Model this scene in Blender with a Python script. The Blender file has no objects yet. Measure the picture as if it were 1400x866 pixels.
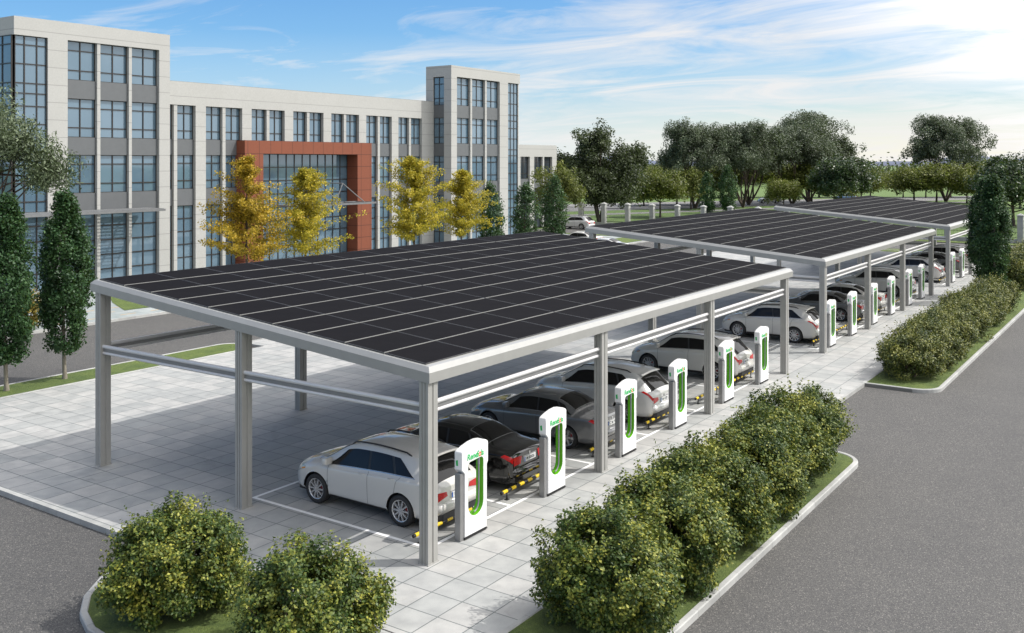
import bpy, bmesh, math, random
import numpy as np
from mathutils import Vector, Matrix
R = math.radians
S = bpy.context.scene
COL = S.collection
rng = np.random.default_rng(7)

# ------------------------------------------------------------------ helpers
def tag(o, label=None, cat=None, group=None, kind=None):
    if label: o['label'] = label
    if cat: o['category'] = cat
    if group: o['group'] = group
    if kind: o['kind'] = kind
    return o

def empty(name, loc=(0, 0, 0), rz=0.0, label=None, cat=None, group=None):
    o = bpy.data.objects.new(name, None)
    COL.objects.link(o)
    o.location = loc
    o.rotation_euler = (0, 0, rz)
    o.empty_display_size = 0.3
    return tag(o, label, cat, group)

def children(o):
    return [c for c in bpy.data.objects if c.parent == o]

KIDS = {}
def adopt(o, parent):
    o.parent = parent
    KIDS.setdefault(parent.name, []).append(o)

def copy_tree(o, parent=None):
    c = o.copy()
    COL.objects.link(c)
    if parent is not None:
        adopt(c, parent)
    for ch in KIDS.get(o.name, []):
        copy_tree(ch, c)
    return c

class MB:
    """collects polygons into one mesh"""
    def __init__(self):
        self.v = []; self.f = []; self.m = []; self.sm = []; self.cur = 0
    def add(self, vs, fs, smooth=False):
        n = len(self.v)
        self.v += [tuple(p) for p in vs]
        for f in fs:
            self.f.append([i + n for i in f]); self.m.append(self.cur); self.sm.append(smooth)
    def box(self, x0, x1, y0, y1, z0, z1, bev=0.0, skip=()):
        if x0 > x1: x0, x1 = x1, x0
        if y0 > y1: y0, y1 = y1, y0
        if z0 > z1: z0, z1 = z1, z0
        if bev > 0:
            b = min(bev, (x1 - x0) / 2.01, (y1 - y0) / 2.01, (z1 - z0) / 2.01)
            bm = bmesh.new()
            bmesh.ops.create_cube(bm, size=1)
            for v in bm.verts:
                v.co = Vector(((x0 + x1) / 2 + v.co.x * (x1 - x0), (y0 + y1) / 2 + v.co.y * (y1 - y0), (z0 + z1) / 2 + v.co.z * (z1 - z0)))
            bmesh.ops.bevel(bm, geom=bm.edges[:], offset=b, segments=2, affect='EDGES', profile=0.6)
            bm.verts.ensure_lookup_table()
            self.add([v.co[:] for v in bm.verts], [[v.index for v in f.verts] for f in bm.faces])
            bm.free(); return
        vs = [(x0, y0, z0), (x1, y0, z0), (x1, y1, z0), (x0, y1, z0), (x0, y0, z1), (x1, y0, z1), (x1, y1, z1), (x0, y1, z1)]
        self.add(vs, [[0, 3, 2, 1], [4, 5, 6, 7], [0, 1, 5, 4], [1, 2, 6, 5], [2, 3, 7, 6], [3, 0, 4, 7]])
    def tube(self, pts, r, n=8, cap=True, smooth=True, flat=1.0):
        pts = [Vector(p) for p in pts]
        rs = r if isinstance(r, (list, tuple)) else [r] * len(pts)
        rings = []
        up = None
        for i, p in enumerate(pts):
            if i == 0: d = pts[1] - pts[0]
            elif i == len(pts) - 1: d = pts[-1] - pts[-2]
            else: d = pts[i + 1] - pts[i - 1]
            d.normalize()
            if up is None: up = Vector((0, 0, 1)) if abs(d.z) < 0.9 else Vector((1, 0, 0))
            s = d.cross(up).normalized(); u = s.cross(d).normalized(); up = u
            rings.append([p + (s * math.cos(a) + u * math.sin(a) * flat) * rs[i] for a in [2 * math.pi * k / n for k in range(n)]])
        vs = [q for rr in rings for q in rr]
        fs = []
        for i in range(len(pts) - 1):
            for k in range(n):
                a = i * n + k; b = i * n + (k + 1) % n
                fs.append([a, b, b + n, a + n])
        self.add(vs, fs, smooth)
        if cap:
            self.add([rings[0][k] for k in range(n)], [list(range(n))[::-1]])
            self.add([rings[-1][k] for k in range(n)], [list(range(n))])
    def prism(self, poly, axis, a0, a1):
        """poly: list of 2d points in the plane normal to axis ('x','y','z')"""
        def P(p, a):
            return {'x': (a, p[0], p[1]), 'y': (p[0], a, p[1]), 'z': (p[0], p[1], a)}[axis]
        n = len(poly)
        vs = [P(p, a0) for p in poly] + [P(p, a1) for p in poly]
        self.add(vs, [list(range(n))[::-1], list(range(n, 2 * n))] + [[i, (i + 1) % n, (i + 1) % n + n, i + n] for i in range(n)])
    def build(self, name, mats, parent=None, loc=None):
        me = bpy.data.meshes.new(name)
        me.from_pydata(self.v, [], self.f)
        if not isinstance(mats, (list, tuple)): mats = [mats]
        for m in mats: me.materials.append(m)
        me.polygons.foreach_set('material_index', self.m)
        me.polygons.foreach_set('use_smooth', self.sm)
        bm = bmesh.new(); bm.from_mesh(me)
        bmesh.ops.recalc_face_normals(bm, faces=bm.faces)
        bm.to_mesh(me); bm.free()
        me.update()
        return link(name, me, parent, loc)

def link(name, me, parent=None, loc=None):
    o = bpy.data.objects.new(name, me)
    COL.objects.link(o)
    if loc is not None: o.location = loc
    if parent is not None: adopt(o, parent)
    return o

def np_mesh(name, verts, faces, mat, tone=None, smooth=False):
    """faces: (n,4) int array"""
    me = bpy.data.meshes.new(name)
    nf, k = faces.shape
    me.vertices.add(len(verts)); me.vertices.foreach_set('co', np.ascontiguousarray(verts, dtype=np.float32).ravel())
    me.loops.add(nf * k); me.loops.foreach_set('vertex_index', faces.astype(np.int32).ravel())
    me.polygons.add(nf)
    me.polygons.foreach_set('loop_start', np.arange(0, nf * k, k, dtype=np.int32))
    me.polygons.foreach_set('use_smooth', np.full(nf, smooth))
    me.update(calc_edges=True)
    me.materials.append(mat)
    if tone is not None:
        at = me.attributes.new('tone', 'FLOAT', 'FACE')
        at.data.foreach_set('value', np.ascontiguousarray(tone, dtype=np.float32))
    return me

# ------------------------------------------------------------------ materials
class N:
    def __init__(self, name):
        self.m = bpy.data.materials.new(name); self.m.use_nodes = True
        self.t = self.m.node_tree; self.b = self.t.nodes['Principled BSDF']
        self.out = self.t.nodes['Material Output']
    def n(self, typ, **kw):
        nd = self.t.nodes.new(typ)
        for k, v in kw.items():
            if k in nd.inputs: nd.inputs[k].default_value = v
            else: setattr(nd, k, v)
        return nd
    def l(self, a, b): self.t.links.new(a, b)
    def ramp(self, fac, stops):
        r = self.n('ShaderNodeValToRGB')
        cr = r.color_ramp
        while len(cr.elements) > 1: cr.elements.remove(cr.elements[-1])
        cr.elements[0].position = stops[0][0]; cr.elements[0].color = (*stops[0][1], 1)
        for p, c in stops[1:]:
            e = cr.elements.new(p); e.color = (*c, 1)
        self.l(fac, r.inputs[0]); return r.outputs[0]
    def coords(self, scale=(1, 1, 1), world=False, rot=(0, 0, 0)):
        mp = self.n('ShaderNodeMapping'); mp.inputs['Scale'].default_value = scale; mp.inputs['Rotation'].default_value = rot
        if world:
            g = self.n('ShaderNodeNewGeometry'); self.l(g.outputs['Position'], mp.inputs[0])
        else:
            tc = self.n('ShaderNodeTexCoord'); self.l(tc.outputs['Object'], mp.inputs[0])
        return mp.outputs[0]
    def noise(self, co, scale, detail=4, rough=0.55, dist=0.0):
        x = self.n('ShaderNodeTexNoise', Scale=scale, Detail=detail, Roughness=rough, Distortion=dist)
        self.l(co, x.inputs['Vector']); return x.outputs['Fac']
    def mixc(self, fac, a, b, typ='MIX'):
        x = self.n('ShaderNodeMix'); x.data_type = 'RGBA'; x.blend_type = typ
        for s, v in ((x.inputs[0], fac), (x.inputs[6], a), (x.inputs[7], b)):
            if isinstance(v, (int, float)): s.default_value = v
            elif isinstance(v, tuple): s.default_value = (*v, 1)
            else: self.l(v, s)
        return x.outputs[2]
    def math(self, op, a, b=None, c=None):
        x = self.n('ShaderNodeMath'); x.operation = op
        for i, v in enumerate((a, b, c)):
            if v is None: continue
            if isinstance(v, (int, float)): x.inputs[i].default_value = v
            else: self.l(v, x.inputs[i])
        return x.outputs[0]
    def bump(self, h, strength=0.3, dist=0.01):
        x = self.n('ShaderNodeBump'); x.inputs['Strength'].default_value = strength; x.inputs['Distance'].default_value = dist
        self.l(h, x.inputs['Height']); self.l(x.outputs[0], self.b.inputs['Normal'])
    def set(self, **kw):
        for k, v in kw.items():
            s = self.b.inputs[k.replace('_', ' ')]
            if isinstance(v, tuple): s.default_value = (*v, 1) if len(v) == 3 else v
            elif isinstance(v, (int, float)): s.default_value = v
            else: self.l(v, s)
        return self

def plain(name, col, rough=0.5, metal=0.0, var=0.08, scale=3.0, **kw):
    a = N(name)
    co = a.coords()
    f = a.noise(co, scale, 5)
    c = a.ramp(f, [(0.3, tuple(x * (1 - var) for x in col)), (0.7, tuple(min(1, x * (1 + var)) for x in col))])
    a.set(Base_Color=c, Roughness=rough, Metallic=metal, **kw)
    return a.m

M = {}
M['alu'] = plain('brushed_aluminium', (0.33, 0.33, 0.315), 0.30, 0.12, 0.04)
M['rail'] = plain('pale_tube_aluminium', (0.60, 0.595, 0.59), 0.3, 0.05, 0.03)
M['alu_dark'] = plain('grey_aluminium', (0.25, 0.25, 0.25), 0.4, 0.3, 0.05)
M['post'] = plain('post_aluminium', (0.35, 0.348, 0.33), 0.42, 0.15, 0.05)
M['steel_beam'] = plain('grey_painted_steel', (0.18, 0.185, 0.19), 0.45, 0.2)
M['white_plastic'] = plain('white_charger_shell', (0.80, 0.80, 0.80), 0.28, 0.0, 0.02)
M['green'] = plain('green_plastic', (0.12, 0.44, 0.008), 0.4, 0.0, 0.05)
M['logo_green'] = plain('green_lettering', (0.0, 0.42, 0.09), 0.5)
M['logo_orange'] = plain('orange_lettering', (0.8, 0.12, 0.01), 0.5)
M['charger_grey'] = plain('charger_grey_metal', (0.27, 0.27, 0.27), 0.35, 0.4)
M['dark'] = plain('dark_plastic', (0.018, 0.018, 0.019), 0.5)
M['cable'] = plain('grey_cable', (0.24, 0.22, 0.28), 0.45)
M['rubber'] = plain('tyre_rubber', (0.022, 0.022, 0.023), 0.75)
M['rim'] = plain('alloy_rim', (0.55, 0.55, 0.56), 0.25, 0.75)
M['chrome'] = plain('chrome_trim', (0.5, 0.5, 0.5), 0.25, 0.8, 0.01)
M['yellow'] = plain('yellow_paint', (0.75, 0.52, 0.015), 0.45)
M['red_light'] = plain('red_lamp_plastic', (0.45, 0.012, 0.012), 0.12, 0.0, 0.2, 30)
M['head_light'] = plain('headlamp_plastic', (0.45, 0.45, 0.42), 0.08, 0.3, 0.3, 20)
M['amber'] = plain('amber_lamp', (0.6, 0.22, 0.02), 0.2)
M['caliper'] = plain('red_caliper', (0.22, 0.01, 0.01), 0.4)
M['plate'] = plain('plate_white', (0.7, 0.7, 0.7), 0.4)
M['plate_blue'] = plain('plate_blue', (0.02, 0.08, 0.35), 0.4)
M['ink'] = plain('plate_ink', (0.03, 0.035, 0.05), 0.6)
M['orange_line'] = plain('orange_line_paint', (0.55, 0.35, 0.14), 0.8)

a = N('car_glass')
a.set(Base_Color=(0.014, 0.0135, 0.013), Roughness=0.03)
a.b.inputs['Specular IOR Level'].default_value = 0.32
M['car_glass'] = a.m

def paint(name, col, rough=0.28, metal=0.0):
    a = N(name)
    f = a.noise(a.coords(), 900, 2)
    c = a.ramp(f, [(0.35, tuple(x * 0.93 for x in col)), (0.65, tuple(min(1, x * 1.05) for x in col))])
    a.set(Base_Color=c, Roughness=rough, Metallic=metal, Coat_Weight=1.0, Coat_Roughness=0.03)
    return a.m
M['car_white'] = paint('white_pearl_paint', (0.58, 0.565, 0.53), 0.2)
M['car_silver'] = paint('silver_car_paint', (0.62, 0.62, 0.605), 0.3, 0.15)
M['car_black'] = paint('black_car_paint', (0.007, 0.0065, 0.006), 0.12)
M['car_grey'] = paint('grey_car_paint', (0.15, 0.152, 0.155), 0.26, 0.25)
M['car_blue'] = paint('blue_car_paint', (0.05, 0.16, 0.35))

# pavement: square slabs
def slabs(name, size, off, base1, base2, joint, jw=0.02, rough=0.6, line_x=True):
    a = N(name)
    g = a.n('ShaderNodeNewGeometry')
    sx = a.n('ShaderNodeSeparateXYZ'); a.l(g.outputs['Position'], sx.inputs[0])
    ux = a.math('DIVIDE', a.math('SUBTRACT', sx.outputs[0], off[0]), size)
    uy = a.math('DIVIDE', a.math('SUBTRACT', sx.outputs[1], off[1]), size)
    fx = a.math('FRACT', ux); fy = a.math('FRACT', uy)
    ex = a.math('MINIMUM', fx, a.math('SUBTRACT', 1.0, fx)); ey = a.math('MINIMUM', fy, a.math('SUBTRACT', 1.0, fy))
    jx = a.math('SMOOTH_MIN', ex, 1.0, 0.0)
    e = a.math('MINIMUM', a.math('MULTIPLY', ex, 1.0), a.math('MULTIPLY', ey, 1.0))
    j = a.n('ShaderNodeMapRange'); j.inputs['From Min'].default_value = jw * 0.35; j.inputs['From Max'].default_value = jw
    a.l(e, j.inputs[0]); j = j.outputs[0]                                   # 0 in the joint, 1 on the slab
    cx = a.n('ShaderNodeCombineXYZ'); a.l(a.math('FLOOR', ux), cx.inputs[0]); a.l(a.math('FLOOR', uy), cx.inputs[1])
    wn = a.n('ShaderNodeTexWhiteNoise'); wn.noise_dimensions = '2D'; a.l(cx.outputs[0], wn.inputs[0])
    co = a.coords(world=True)
    fine = a.noise(co, 60, 6, 0.7)
    med = a.noise(co, 2.2, 6, 0.6)
    big = a.noise(co, 0.35, 4, 0.6)
    c = a.ramp(wn.outputs[0], [(0.0, base2), (0.45, base2), (0.55, base1), (1.0, base1)])
    c = a.mixc(0.55, c, a.ramp(wn.outputs[0], [(0, tuple(x * .86 for x in base1)), (1, tuple(x * 1.1 for x in base1))]))
    c = a.mixc(0.8, c, a.ramp(med, [(0.32, (0.78, 0.79, 0.80)), (0.65, (1.06, 1.06, 1.05))]), 'MULTIPLY')
    c = a.mixc(0.7, c, a.ramp(big, [(0.3, (0.84, 0.85, 0.85)), (0.7, (1.05, 1.05, 1.05))]), 'MULTIPLY')
    c = a.mixc(0.8, c, a.ramp(fine, [(0.3, (0.78, 0.78, 0.78)), (0.5, (1, 1, 1)), (0.75, (1.12, 1.12, 1.12))]), 'MULTIPLY')
    st = a.noise(co, 0.8, 7, 0.7, 1.2)
    c = a.mixc(0.8, c, a.ramp(st, [(0.28, (0.74, 0.73, 0.71)), (0.40, (1, 1, 1))]), 'MULTIPLY')
    c = a.mixc(j, tuple(joint), c)
    r = a.ramp(med, [(0.3, (rough - .1,) * 3), (0.7, (rough + .12,) * 3)])
    a.set(Base_Color=c, Roughness=r)
    h = a.math('ADD', a.math('MULTIPLY', j, 1.0), a.math('MULTIPLY', fine, 0.15))
    a.bump(h, 0.35, 0.006)
    return a.m
M['pavement'] = slabs('paving_slabs', 0.75, (-0.15, -0.08), (0.405, 0.40, 0.385), (0.345, 0.36, 0.355), (0.10, 0.115, 0.115), 0.021)
M['plaza'] = slabs('plaza_slabs', 0.6, (0, 0), (0.34, 0.365, 0.36), (0.28, 0.32, 0.32), (0.2, 0.24, 0.24), 0.03)

def asphalt(name, k):
    a = N(name)
    co = a.coords(world=True)
    f1 = a.noise(co, 55, 3, 0.8); f2 = a.noise(co, 14, 4, 0.7); f3 = a.noise(co, 0.25, 5, 0.6)
    vo = a.n('ShaderNodeTexVoronoi', Scale=48.0); a.l(co, vo.inputs['Vector'])
    sep = a.n('ShaderNodeSeparateColor'); a.l(vo.outputs['Color'], sep.inputs[0])
    c = a.ramp(f1, [(0.34, (k * .40, k * .40, k * .42)), (0.5, (k, k * 1.0, k * .975)), (0.66, (k * 1.9, k * 1.86, k * 1.78))])
    c = a.mixc(0.85, c, a.ramp(sep.outputs[0], [(0.0, (0.72, 0.72, 0.74)), (0.6, (0.98, 0.97, 0.95)), (0.9, (1.15, 1.13, 1.1)), (0.96, (2.2, 2.1, 2.0))]), 'MULTIPLY')
    c = a.mixc(0.7, c, a.ramp(f2, [(0.3, (0.8, 0.8, 0.82)), (0.7, (1.15, 1.13, 1.1))]), 'MULTIPLY')
    c = a.mixc(0.8, c, a.ramp(f3, [(0.3, (0.86, 0.86, 0.87)), (0.7, (1.1, 1.09, 1.07))]), 'MULTIPLY')
    a.set(Base_Color=c, Roughness=0.85)
    a.bump(a.math('ADD', f1, a.math('MULTIPLY', sep.outputs[0], 0.5)), 0.6, 0.01)
    return a.m
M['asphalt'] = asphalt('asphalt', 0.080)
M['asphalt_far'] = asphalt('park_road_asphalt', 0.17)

def grass(name, c1, c2, c3):
    a = N(name)
    co = a.coords(world=True)
    f1 = a.noise(co, 45, 4, 0.8); f2 = a.noise(co, 1.1, 5, 0.65, 0.4); f3 = a.noise(co, 7, 5, 0.7)
    c = a.ramp(f1, [(0.3, c1), (0.52, c2), (0.75, c3)])
    c = a.mixc(0.8, c, a.ramp(f2, [(0.32, (0.62, 0.7, 0.6)), (0.68, (1.35, 1.22, 1.05))]), 'MULTIPLY')
    c = a.mixc(0.6, c, a.ramp(f3, [(0.3, (0.7, 0.72, 0.65)), (0.7, (1.25, 1.2, 1.1))]), 'MULTIPLY')
    a.set(Base_Color=c, Roughness=0.9)
    a.bump(a.math('ADD', f1, f3), 1.0, 0.04)
    return a.m
M['grass'] = grass('short_grass', (0.05, 0.08, 0.02), (0.10, 0.15, 0.035), (0.19, 0.23, 0.075))
M['lawn'] = grass('park_lawn', (0.075, 0.13, 0.035), (0.10, 0.165, 0.045), (0.13, 0.19, 0.06))
M['kerb'] = slabs('kerb_concrete', 1.0, (0.3, 0.4), (0.40, 0.40, 0.385), (0.36, 0.36, 0.345), (0.16, 0.16, 0.15), 0.006, 0.8)
a = N('worn_white_line')
f = a.noise(a.coords(world=True), 5, 6, 0.7)
a.set(Base_Color=a.ramp(f, [(0.3, (0.74, 0.74, 0.73)), (0.55, (0.86, 0.86, 0.85))]), Roughness=0.7)
M['line'] = a.m

# stone cladding with horizontal joints
def cladding(name, col, hz, z0, vx=None, jd=0.62):
    a = N(name)
    g = a.n('ShaderNodeNewGeometry'); sx = a.n('ShaderNodeSeparateXYZ'); a.l(g.outputs['Position'], sx.inputs[0])
    fz = a.math('FRACT', a.math('DIVIDE', a.math('SUBTRACT', sx.outputs[2], z0), hz))
    e = a.math('MULTIPLY', a.math('MINIMUM', fz, a.math('SUBTRACT', 1.0, fz)), hz)
    if vx:
        fx = a.math('FRACT', a.math('DIVIDE', sx.outputs[0], vx))
        e = a.math('MINIMUM', e, a.math('MULTIPLY', a.math('MINIMUM', fx, a.math('SUBTRACT', 1.0, fx)), vx))
    j = a.n('ShaderNodeMapRange'); j.inputs['From Min'].default_value = 0.012; j.inputs['From Max'].default_value = 0.028
    a.l(e, j.inputs[0])
    co = a.coords(world=True)
    f = a.noise(co, 9, 6, 0.75); f2 = a.noise(co, 0.5, 4)
    c = a.ramp(f, [(0.3, tuple(x * .9 for x in col)), (0.7, tuple(x * 1.08 for x in col))])
    c = a.mixc(0.5, c, a.ramp(f2, [(0.3, (0.93, 0.93, 0.92)), (0.7, (1.04, 1.04, 1.04))]), 'MULTIPLY')
    c = a.mixc(j.outputs[0], tuple(x * jd for x in col), c)
    a.set(Base_Color=c, Roughness=0.75)
    return a.m
M['stone'] = cladding('pale_stone_cladding', (0.39, 0.388, 0.37), 1.14, 16.43 - 0.75)
M['red_clad'] = cladding('red_stone_cladding', (0.19, 0.052, 0.023), 1.09, 10.12 - 1.09 * 9, 1.205, 0.25)
M['spandrel'] = plain('grey_spandrel', (0.115, 0.122, 0.128), 0.5, 0.1, 0.04)
M['mullion'] = plain('dark_bronze_mullion', (0.035, 0.032, 0.03), 0.45, 0.3)
M['roof_flat'] = plain('flat_roof', (0.3, 0.3, 0.29), 0.9)
a = N('window_glass')
co = a.coords(world=True)
f = a.noise(co, 0.22, 3)
oi = a.n('ShaderNodeObjectInfo')
f = a.math('ADD', a.math('MULTIPLY', f, 0.7), a.math('MULTIPLY', oi.outputs['Random'], 0.3))
a.set(Base_Color=a.ramp(f, [(0.35, (0.095, 0.16, 0.215)), (0.65, (0.13, 0.20, 0.26))]), Roughness=0.04, Metallic=0.15)
a.b.inputs['Specular IOR Level'].default_value = 0.8
M['glass'] = a.m
a = N('dark_window_glass')
a.set(Base_Color=(0.035, 0.045, 0.055), Roughness=0.05)
M['glass_dark'] = a.m

# solar cells
a = N('black_solar_cells')
co = a.coords()
f = a.noise(co, 1.5, 3)
a.set(Base_Color=a.ramp(f, [(0.3, (0.0085, 0.008, 0.009)), (0.7, (0.0105, 0.0099, 0.011))]), Roughness=0.75)
a.b.inputs['Specular IOR Level'].default_value = 0.5; a.b.inputs['IOR'].default_value = 1.10
M['solar'] = a.m
M['panel_edge'] = plain('panel_frame', (0.05, 0.049, 0.048), 0.5, 0.0)
M['clamp'] = plain('mounting_rail_metal', (0.21, 0.21, 0.195), 0.6, 0.0)
M['under'] = plain('canopy_underside', (0.55, 0.55, 0.54), 0.6)

def bark(name, c):
    a = N(name); co = a.coords(scale=(1, 1, 0.25))
    f = a.noise(co, 14, 6, 0.7)
    a.set(Base_Color=a.ramp(f, [(0.3, tuple(x * .55 for x in c)), (0.7, tuple(x * 1.3 for x in c))]), Roughness=0.9)
    a.bump(f, 0.6, 0.02); return a.m
M['bark'] = bark('brown_bark', (0.075, 0.055, 0.04))
M['bark_grey'] = bark('grey_bark', (0.24, 0.215, 0.17))

def leaves(name, stops, trans=0.25, rough=0.5):
    a = N(name)
    at = a.n('ShaderNodeAttribute'); at.attribute_name = 'tone'
    c = a.ramp(at.outputs['Fac'], stops)
    a.set(Base_Color=c, Roughness=rough)
    a.b.inputs['Specular IOR Level'].default_value = 0.35
    tr = a.n('ShaderNodeBsdfTranslucent'); a.l(a.mixc(0.35, c, (0.25, 0.35, 0.05)), tr.inputs[0])
    mx = a.n('ShaderNodeMixShader'); mx.inputs[0].default_value = trans
    a.l(a.b.outputs[0], mx.inputs[1]); a.l(tr.outputs[0], mx.inputs[2]); a.l(mx.outputs[0], a.out.inputs[0])
    return a.m
M['l_bush'] = leaves('shrub_leaves', [(0, (0.018, 0.042, 0.008)), (0.42, (0.045, 0.082, 0.014)), (0.70, (0.125, 0.155, 0.024)), (1, (0.33, 0.325, 0.05))], 0.12)
M['l_hedge'] = leaves('hedge_leaves', [(0, (0.022, 0.042, 0.010)), (0.5, (0.070, 0.092, 0.018)), (1, (0.25, 0.245, 0.05))], 0.12)
M['l_cypress'] = leaves('hornbeam_leaves', [(0, (0.012, 0.04, 0.012)), (0.6, (0.028, 0.075, 0.022)), (1, (0.075, 0.15, 0.05))], 0.18)
M['l_ginkgo'] = leaves('autumn_leaves', [(0, (0.17, 0.17, 0.015)), (0.5, (0.44, 0.35, 0.022)), (1, (0.72, 0.56, 0.06))], 0.35)
M['l_ginkgo_orange'] = leaves('orange_autumn_leaves', [(0, (0.18, 0.13, 0.012)), (0.5, (0.42, 0.28, 0.018)), (1, (0.70, 0.46, 0.045))], 0.35)
M['l_olive'] = leaves('grey_green_leaves', [(0, (0.03, 0.048, 0.022)), (0.5, (0.08, 0.11, 0.055)), (1, (0.20, 0.24, 0.14))], 0.15)
M['l_willow'] = leaves('sage_leaves', [(0, (0.028, 0.040, 0.020)), (0.5, (0.070, 0.092, 0.050)), (1, (0.20, 0.235, 0.155))], 0.15)
M['l_dark'] = leaves('dark_leaves', [(0, (0.014, 0.022, 0.009)), (0.5, (0.042, 0.058, 0.022)), (1, (0.13, 0.16, 0.07))], 0.18)
M['l_glossy'] = leaves('glossy_leaves', [(0, (0.012, 0.028, 0.01)), (0.6, (0.032, 0.06, 0.02)), (1, (0.12, 0.17, 0.06))], 0.15, 0.35)
M['l_lime'] = leaves('lime_leaves', [(0, (0.05, 0.065, 0.012)), (0.5, (0.11, 0.125, 0.02)), (1, (0.21, 0.22, 0.045))], 0.3)
M['l_yellowbush'] = leaves('yellow_shrub_leaves', [(0, (0.09, 0.08, 0.015)), (0.5, (0.22, 0.17, 0.03)), (1, (0.38, 0.30, 0.06))], 0.2)

# ------------------------------------------------------------------ camera, sun, sky
cam = bpy.data.cameras.new('camera'); co_ = bpy.data.objects.new('camera', cam); COL.objects.link(co_)
CAMP = Vector((-15.68, -12.90, 8.4))
co_.location = CAMP
yaw = math.atan2(0.5667649, 0.8238796) - math.pi / 2
co_.rotation_euler = (math.pi / 2, 0, yaw)
cam.sensor_width = 36; cam.lens = 36 * 1333 / 1400
cam.shift_y = -(433 - 221) / 1400.0
cam.clip_start = 0.1; cam.clip_end = 6000
S.camera = co_

SUN = Vector((0.50, -0.655, 1.0)).normalized()
sl = bpy.data.lights.new('sun', 'SUN'); so = bpy.data.objects.new('sun', sl); COL.objects.link(so)
sl.energy = 3.1; sl.angle = R(0.5); sl.color = (1.0, 0.965, 0.915)
so.rotation_euler = SUN.to_track_quat('Z', 'Y').to_euler()

W = bpy.data.worlds.new('World'); S.world = W; W.use_nodes = True
wt = W.node_tree; bg = wt.nodes['Background']
sky = wt.nodes.new('ShaderNodeTexSky'); sky.sky_type = 'NISHITA'; sky.sun_disc = False
sky.sun_elevation = math.asin(SUN.z); sky.sun_rotation = math.atan2(SUN.x, SUN.y)
sky.air_density = 1.0; sky.dust_density = 0.6; sky.ozone_density = 2.5
def wn(t, **kw):
    x = wt.nodes.new(t)
    for k, v in kw.items():
        if k in x.inputs: x.inputs[k].default_value = v
        else: setattr(x, k, v)
    return x
def wm(op, a_, b_=None):
    x = wn('ShaderNodeMath', operation=op)
    for i, v in enumerate((a_, b_)):
        if v is None: continue
        if isinstance(v, (int, float)): x.inputs[i].default_value = v
        else: wt.links.new(v, x.inputs[i])
    return x.outputs[0]
def wr(fac, stops):
    r = wn('ShaderNodeValToRGB'); cr = r.color_ramp
    while len(cr.elements) > 1: cr.elements.remove(cr.elements[-1])
    cr.elements[0].position = stops[0][0]; cr.elements[0].color = (*stops[0][1], 1)
    for p, c in stops[1:]:
        e = cr.elements.new(p); e.color = (*c, 1)
    wt.links.new(fac, r.inputs[0]); return r.outputs[0]
def wmix(fac, a_, b_, typ='MIX'):
    x = wn('ShaderNodeMix'); x.data_type = 'RGBA'; x.blend_type = typ
    for s_, v in ((x.inputs[0], fac), (x.inputs[6], a_), (x.inputs[7], b_)):
        if isinstance(v, (int, float)): s_.default_value = v
        elif isinstance(v, tuple): s_.default_value = (*v, 1)
        else: wt.links.new(v, s_)
    return x.outputs[2]
tc = wn('ShaderNodeTexCoord')
sp = wn('ShaderNodeSeparateXYZ'); wt.links.new(tc.outputs['Generated'], sp.inputs[0])
zz = wm('MAXIMUM', sp.outputs[2], 0.0)
den = wm('ADD', zz, 0.10)
cx = wn('ShaderNodeCombineXYZ'); wt.links.new(wm('DIVIDE', sp.outputs[0], den), cx.inputs[0]); wt.links.new(wm('DIVIDE', sp.outputs[1], den), cx.inputs[1])
mp = wn('ShaderNodeMapping'); mp.inputs['Rotation'].default_value = (0, 0, R(44)); mp.inputs['Scale'].default_value = (1.35, 0.8, 1); mp.inputs['Location'].default_value = (3.1, 0.4, 0)
wt.links.new(cx.outputs[0], mp.inputs[0])
n1 = wn('ShaderNodeTexNoise', Scale=1.0, Detail=10.0, Roughness=0.64, Distortion=1.3); wt.links.new(mp.outputs[0], n1.inputs['Vector'])
n2 = wn('ShaderNodeTexNoise', Scale=0.30, Detail=3.0, Roughness=0.5); wt.links.new(mp.outputs[0], n2.inputs['Vector'])
cl = wm('ADD', wm('MULTIPLY', n1.outputs[0], 0.85), wm('MULTIPLY', n2.outputs[0], 0.35))
side = wm('ADD', wm('MULTIPLY', sp.outputs[0], 0.567), wm('MULTIPLY', sp.outputs[1], -0.824))     # cloudier towards the sun's side
cl = wm('ADD', cl, wm('MULTIPLY', side, 0.17))
dt = wn('ShaderNodeVectorMath', operation='DOT_PRODUCT'); wt.links.new(tc.outputs['Generated'], dt.inputs[0]); dt.inputs[1].default_value = SUN
up_ = wm('MAXIMUM', wm('SUBTRACT', dt.outputs['Value'], 0.30), 0.0)
cl = wm('ADD', cl, wm('MULTIPLY', up_, 0.9))  # unseen cloud added round the sun to whiten the light in the shade
back = wm('ADD', wm('MULTIPLY', sp.outputs[0], -0.824), wm('MULTIPLY', sp.outputs[1], -0.567))     # bright cloud added behind the viewer, out of view, for neutral fill light
cl = wm('ADD', cl, wm('MULTIPLY', wm('MAXIMUM', wm('ADD', back, 0.0), 0.0), 0.12))
cover = wr(cl, [(0.54, (0, 0, 0)), (0.64, (0.35, 0.35, 0.35)), (0.80, (0.88, 0.88, 0.88))])
haze = wr(zz, [(0.0, (1, 1, 1)), (0.02, (0.88, 0.88, 0.88)), (0.065, (0.42, 0.42, 0.42)), (0.13, (0.06, 0.06, 0.06)), (0.2, (0.0, 0.0, 0.0))])
skyc = wmix(1.0, sky.outputs[0], (0.36, 0.60, 0.80), 'MULTIPLY')
hz_col = wmix(wr(wm('ADD', side, 0.5), [(0.25, (0, 0, 0)), (0.9, (1, 1, 1))]), (3.7, 4.3, 4.9), (5.3, 5.05, 4.25))
glow = wm('ADD', 1.0, wm('MULTIPLY', up_, 3.2))  # added cloud brightens towards the sun to lift the shaded ground
c0 = wmix(haze, skyc, hz_col)
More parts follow.
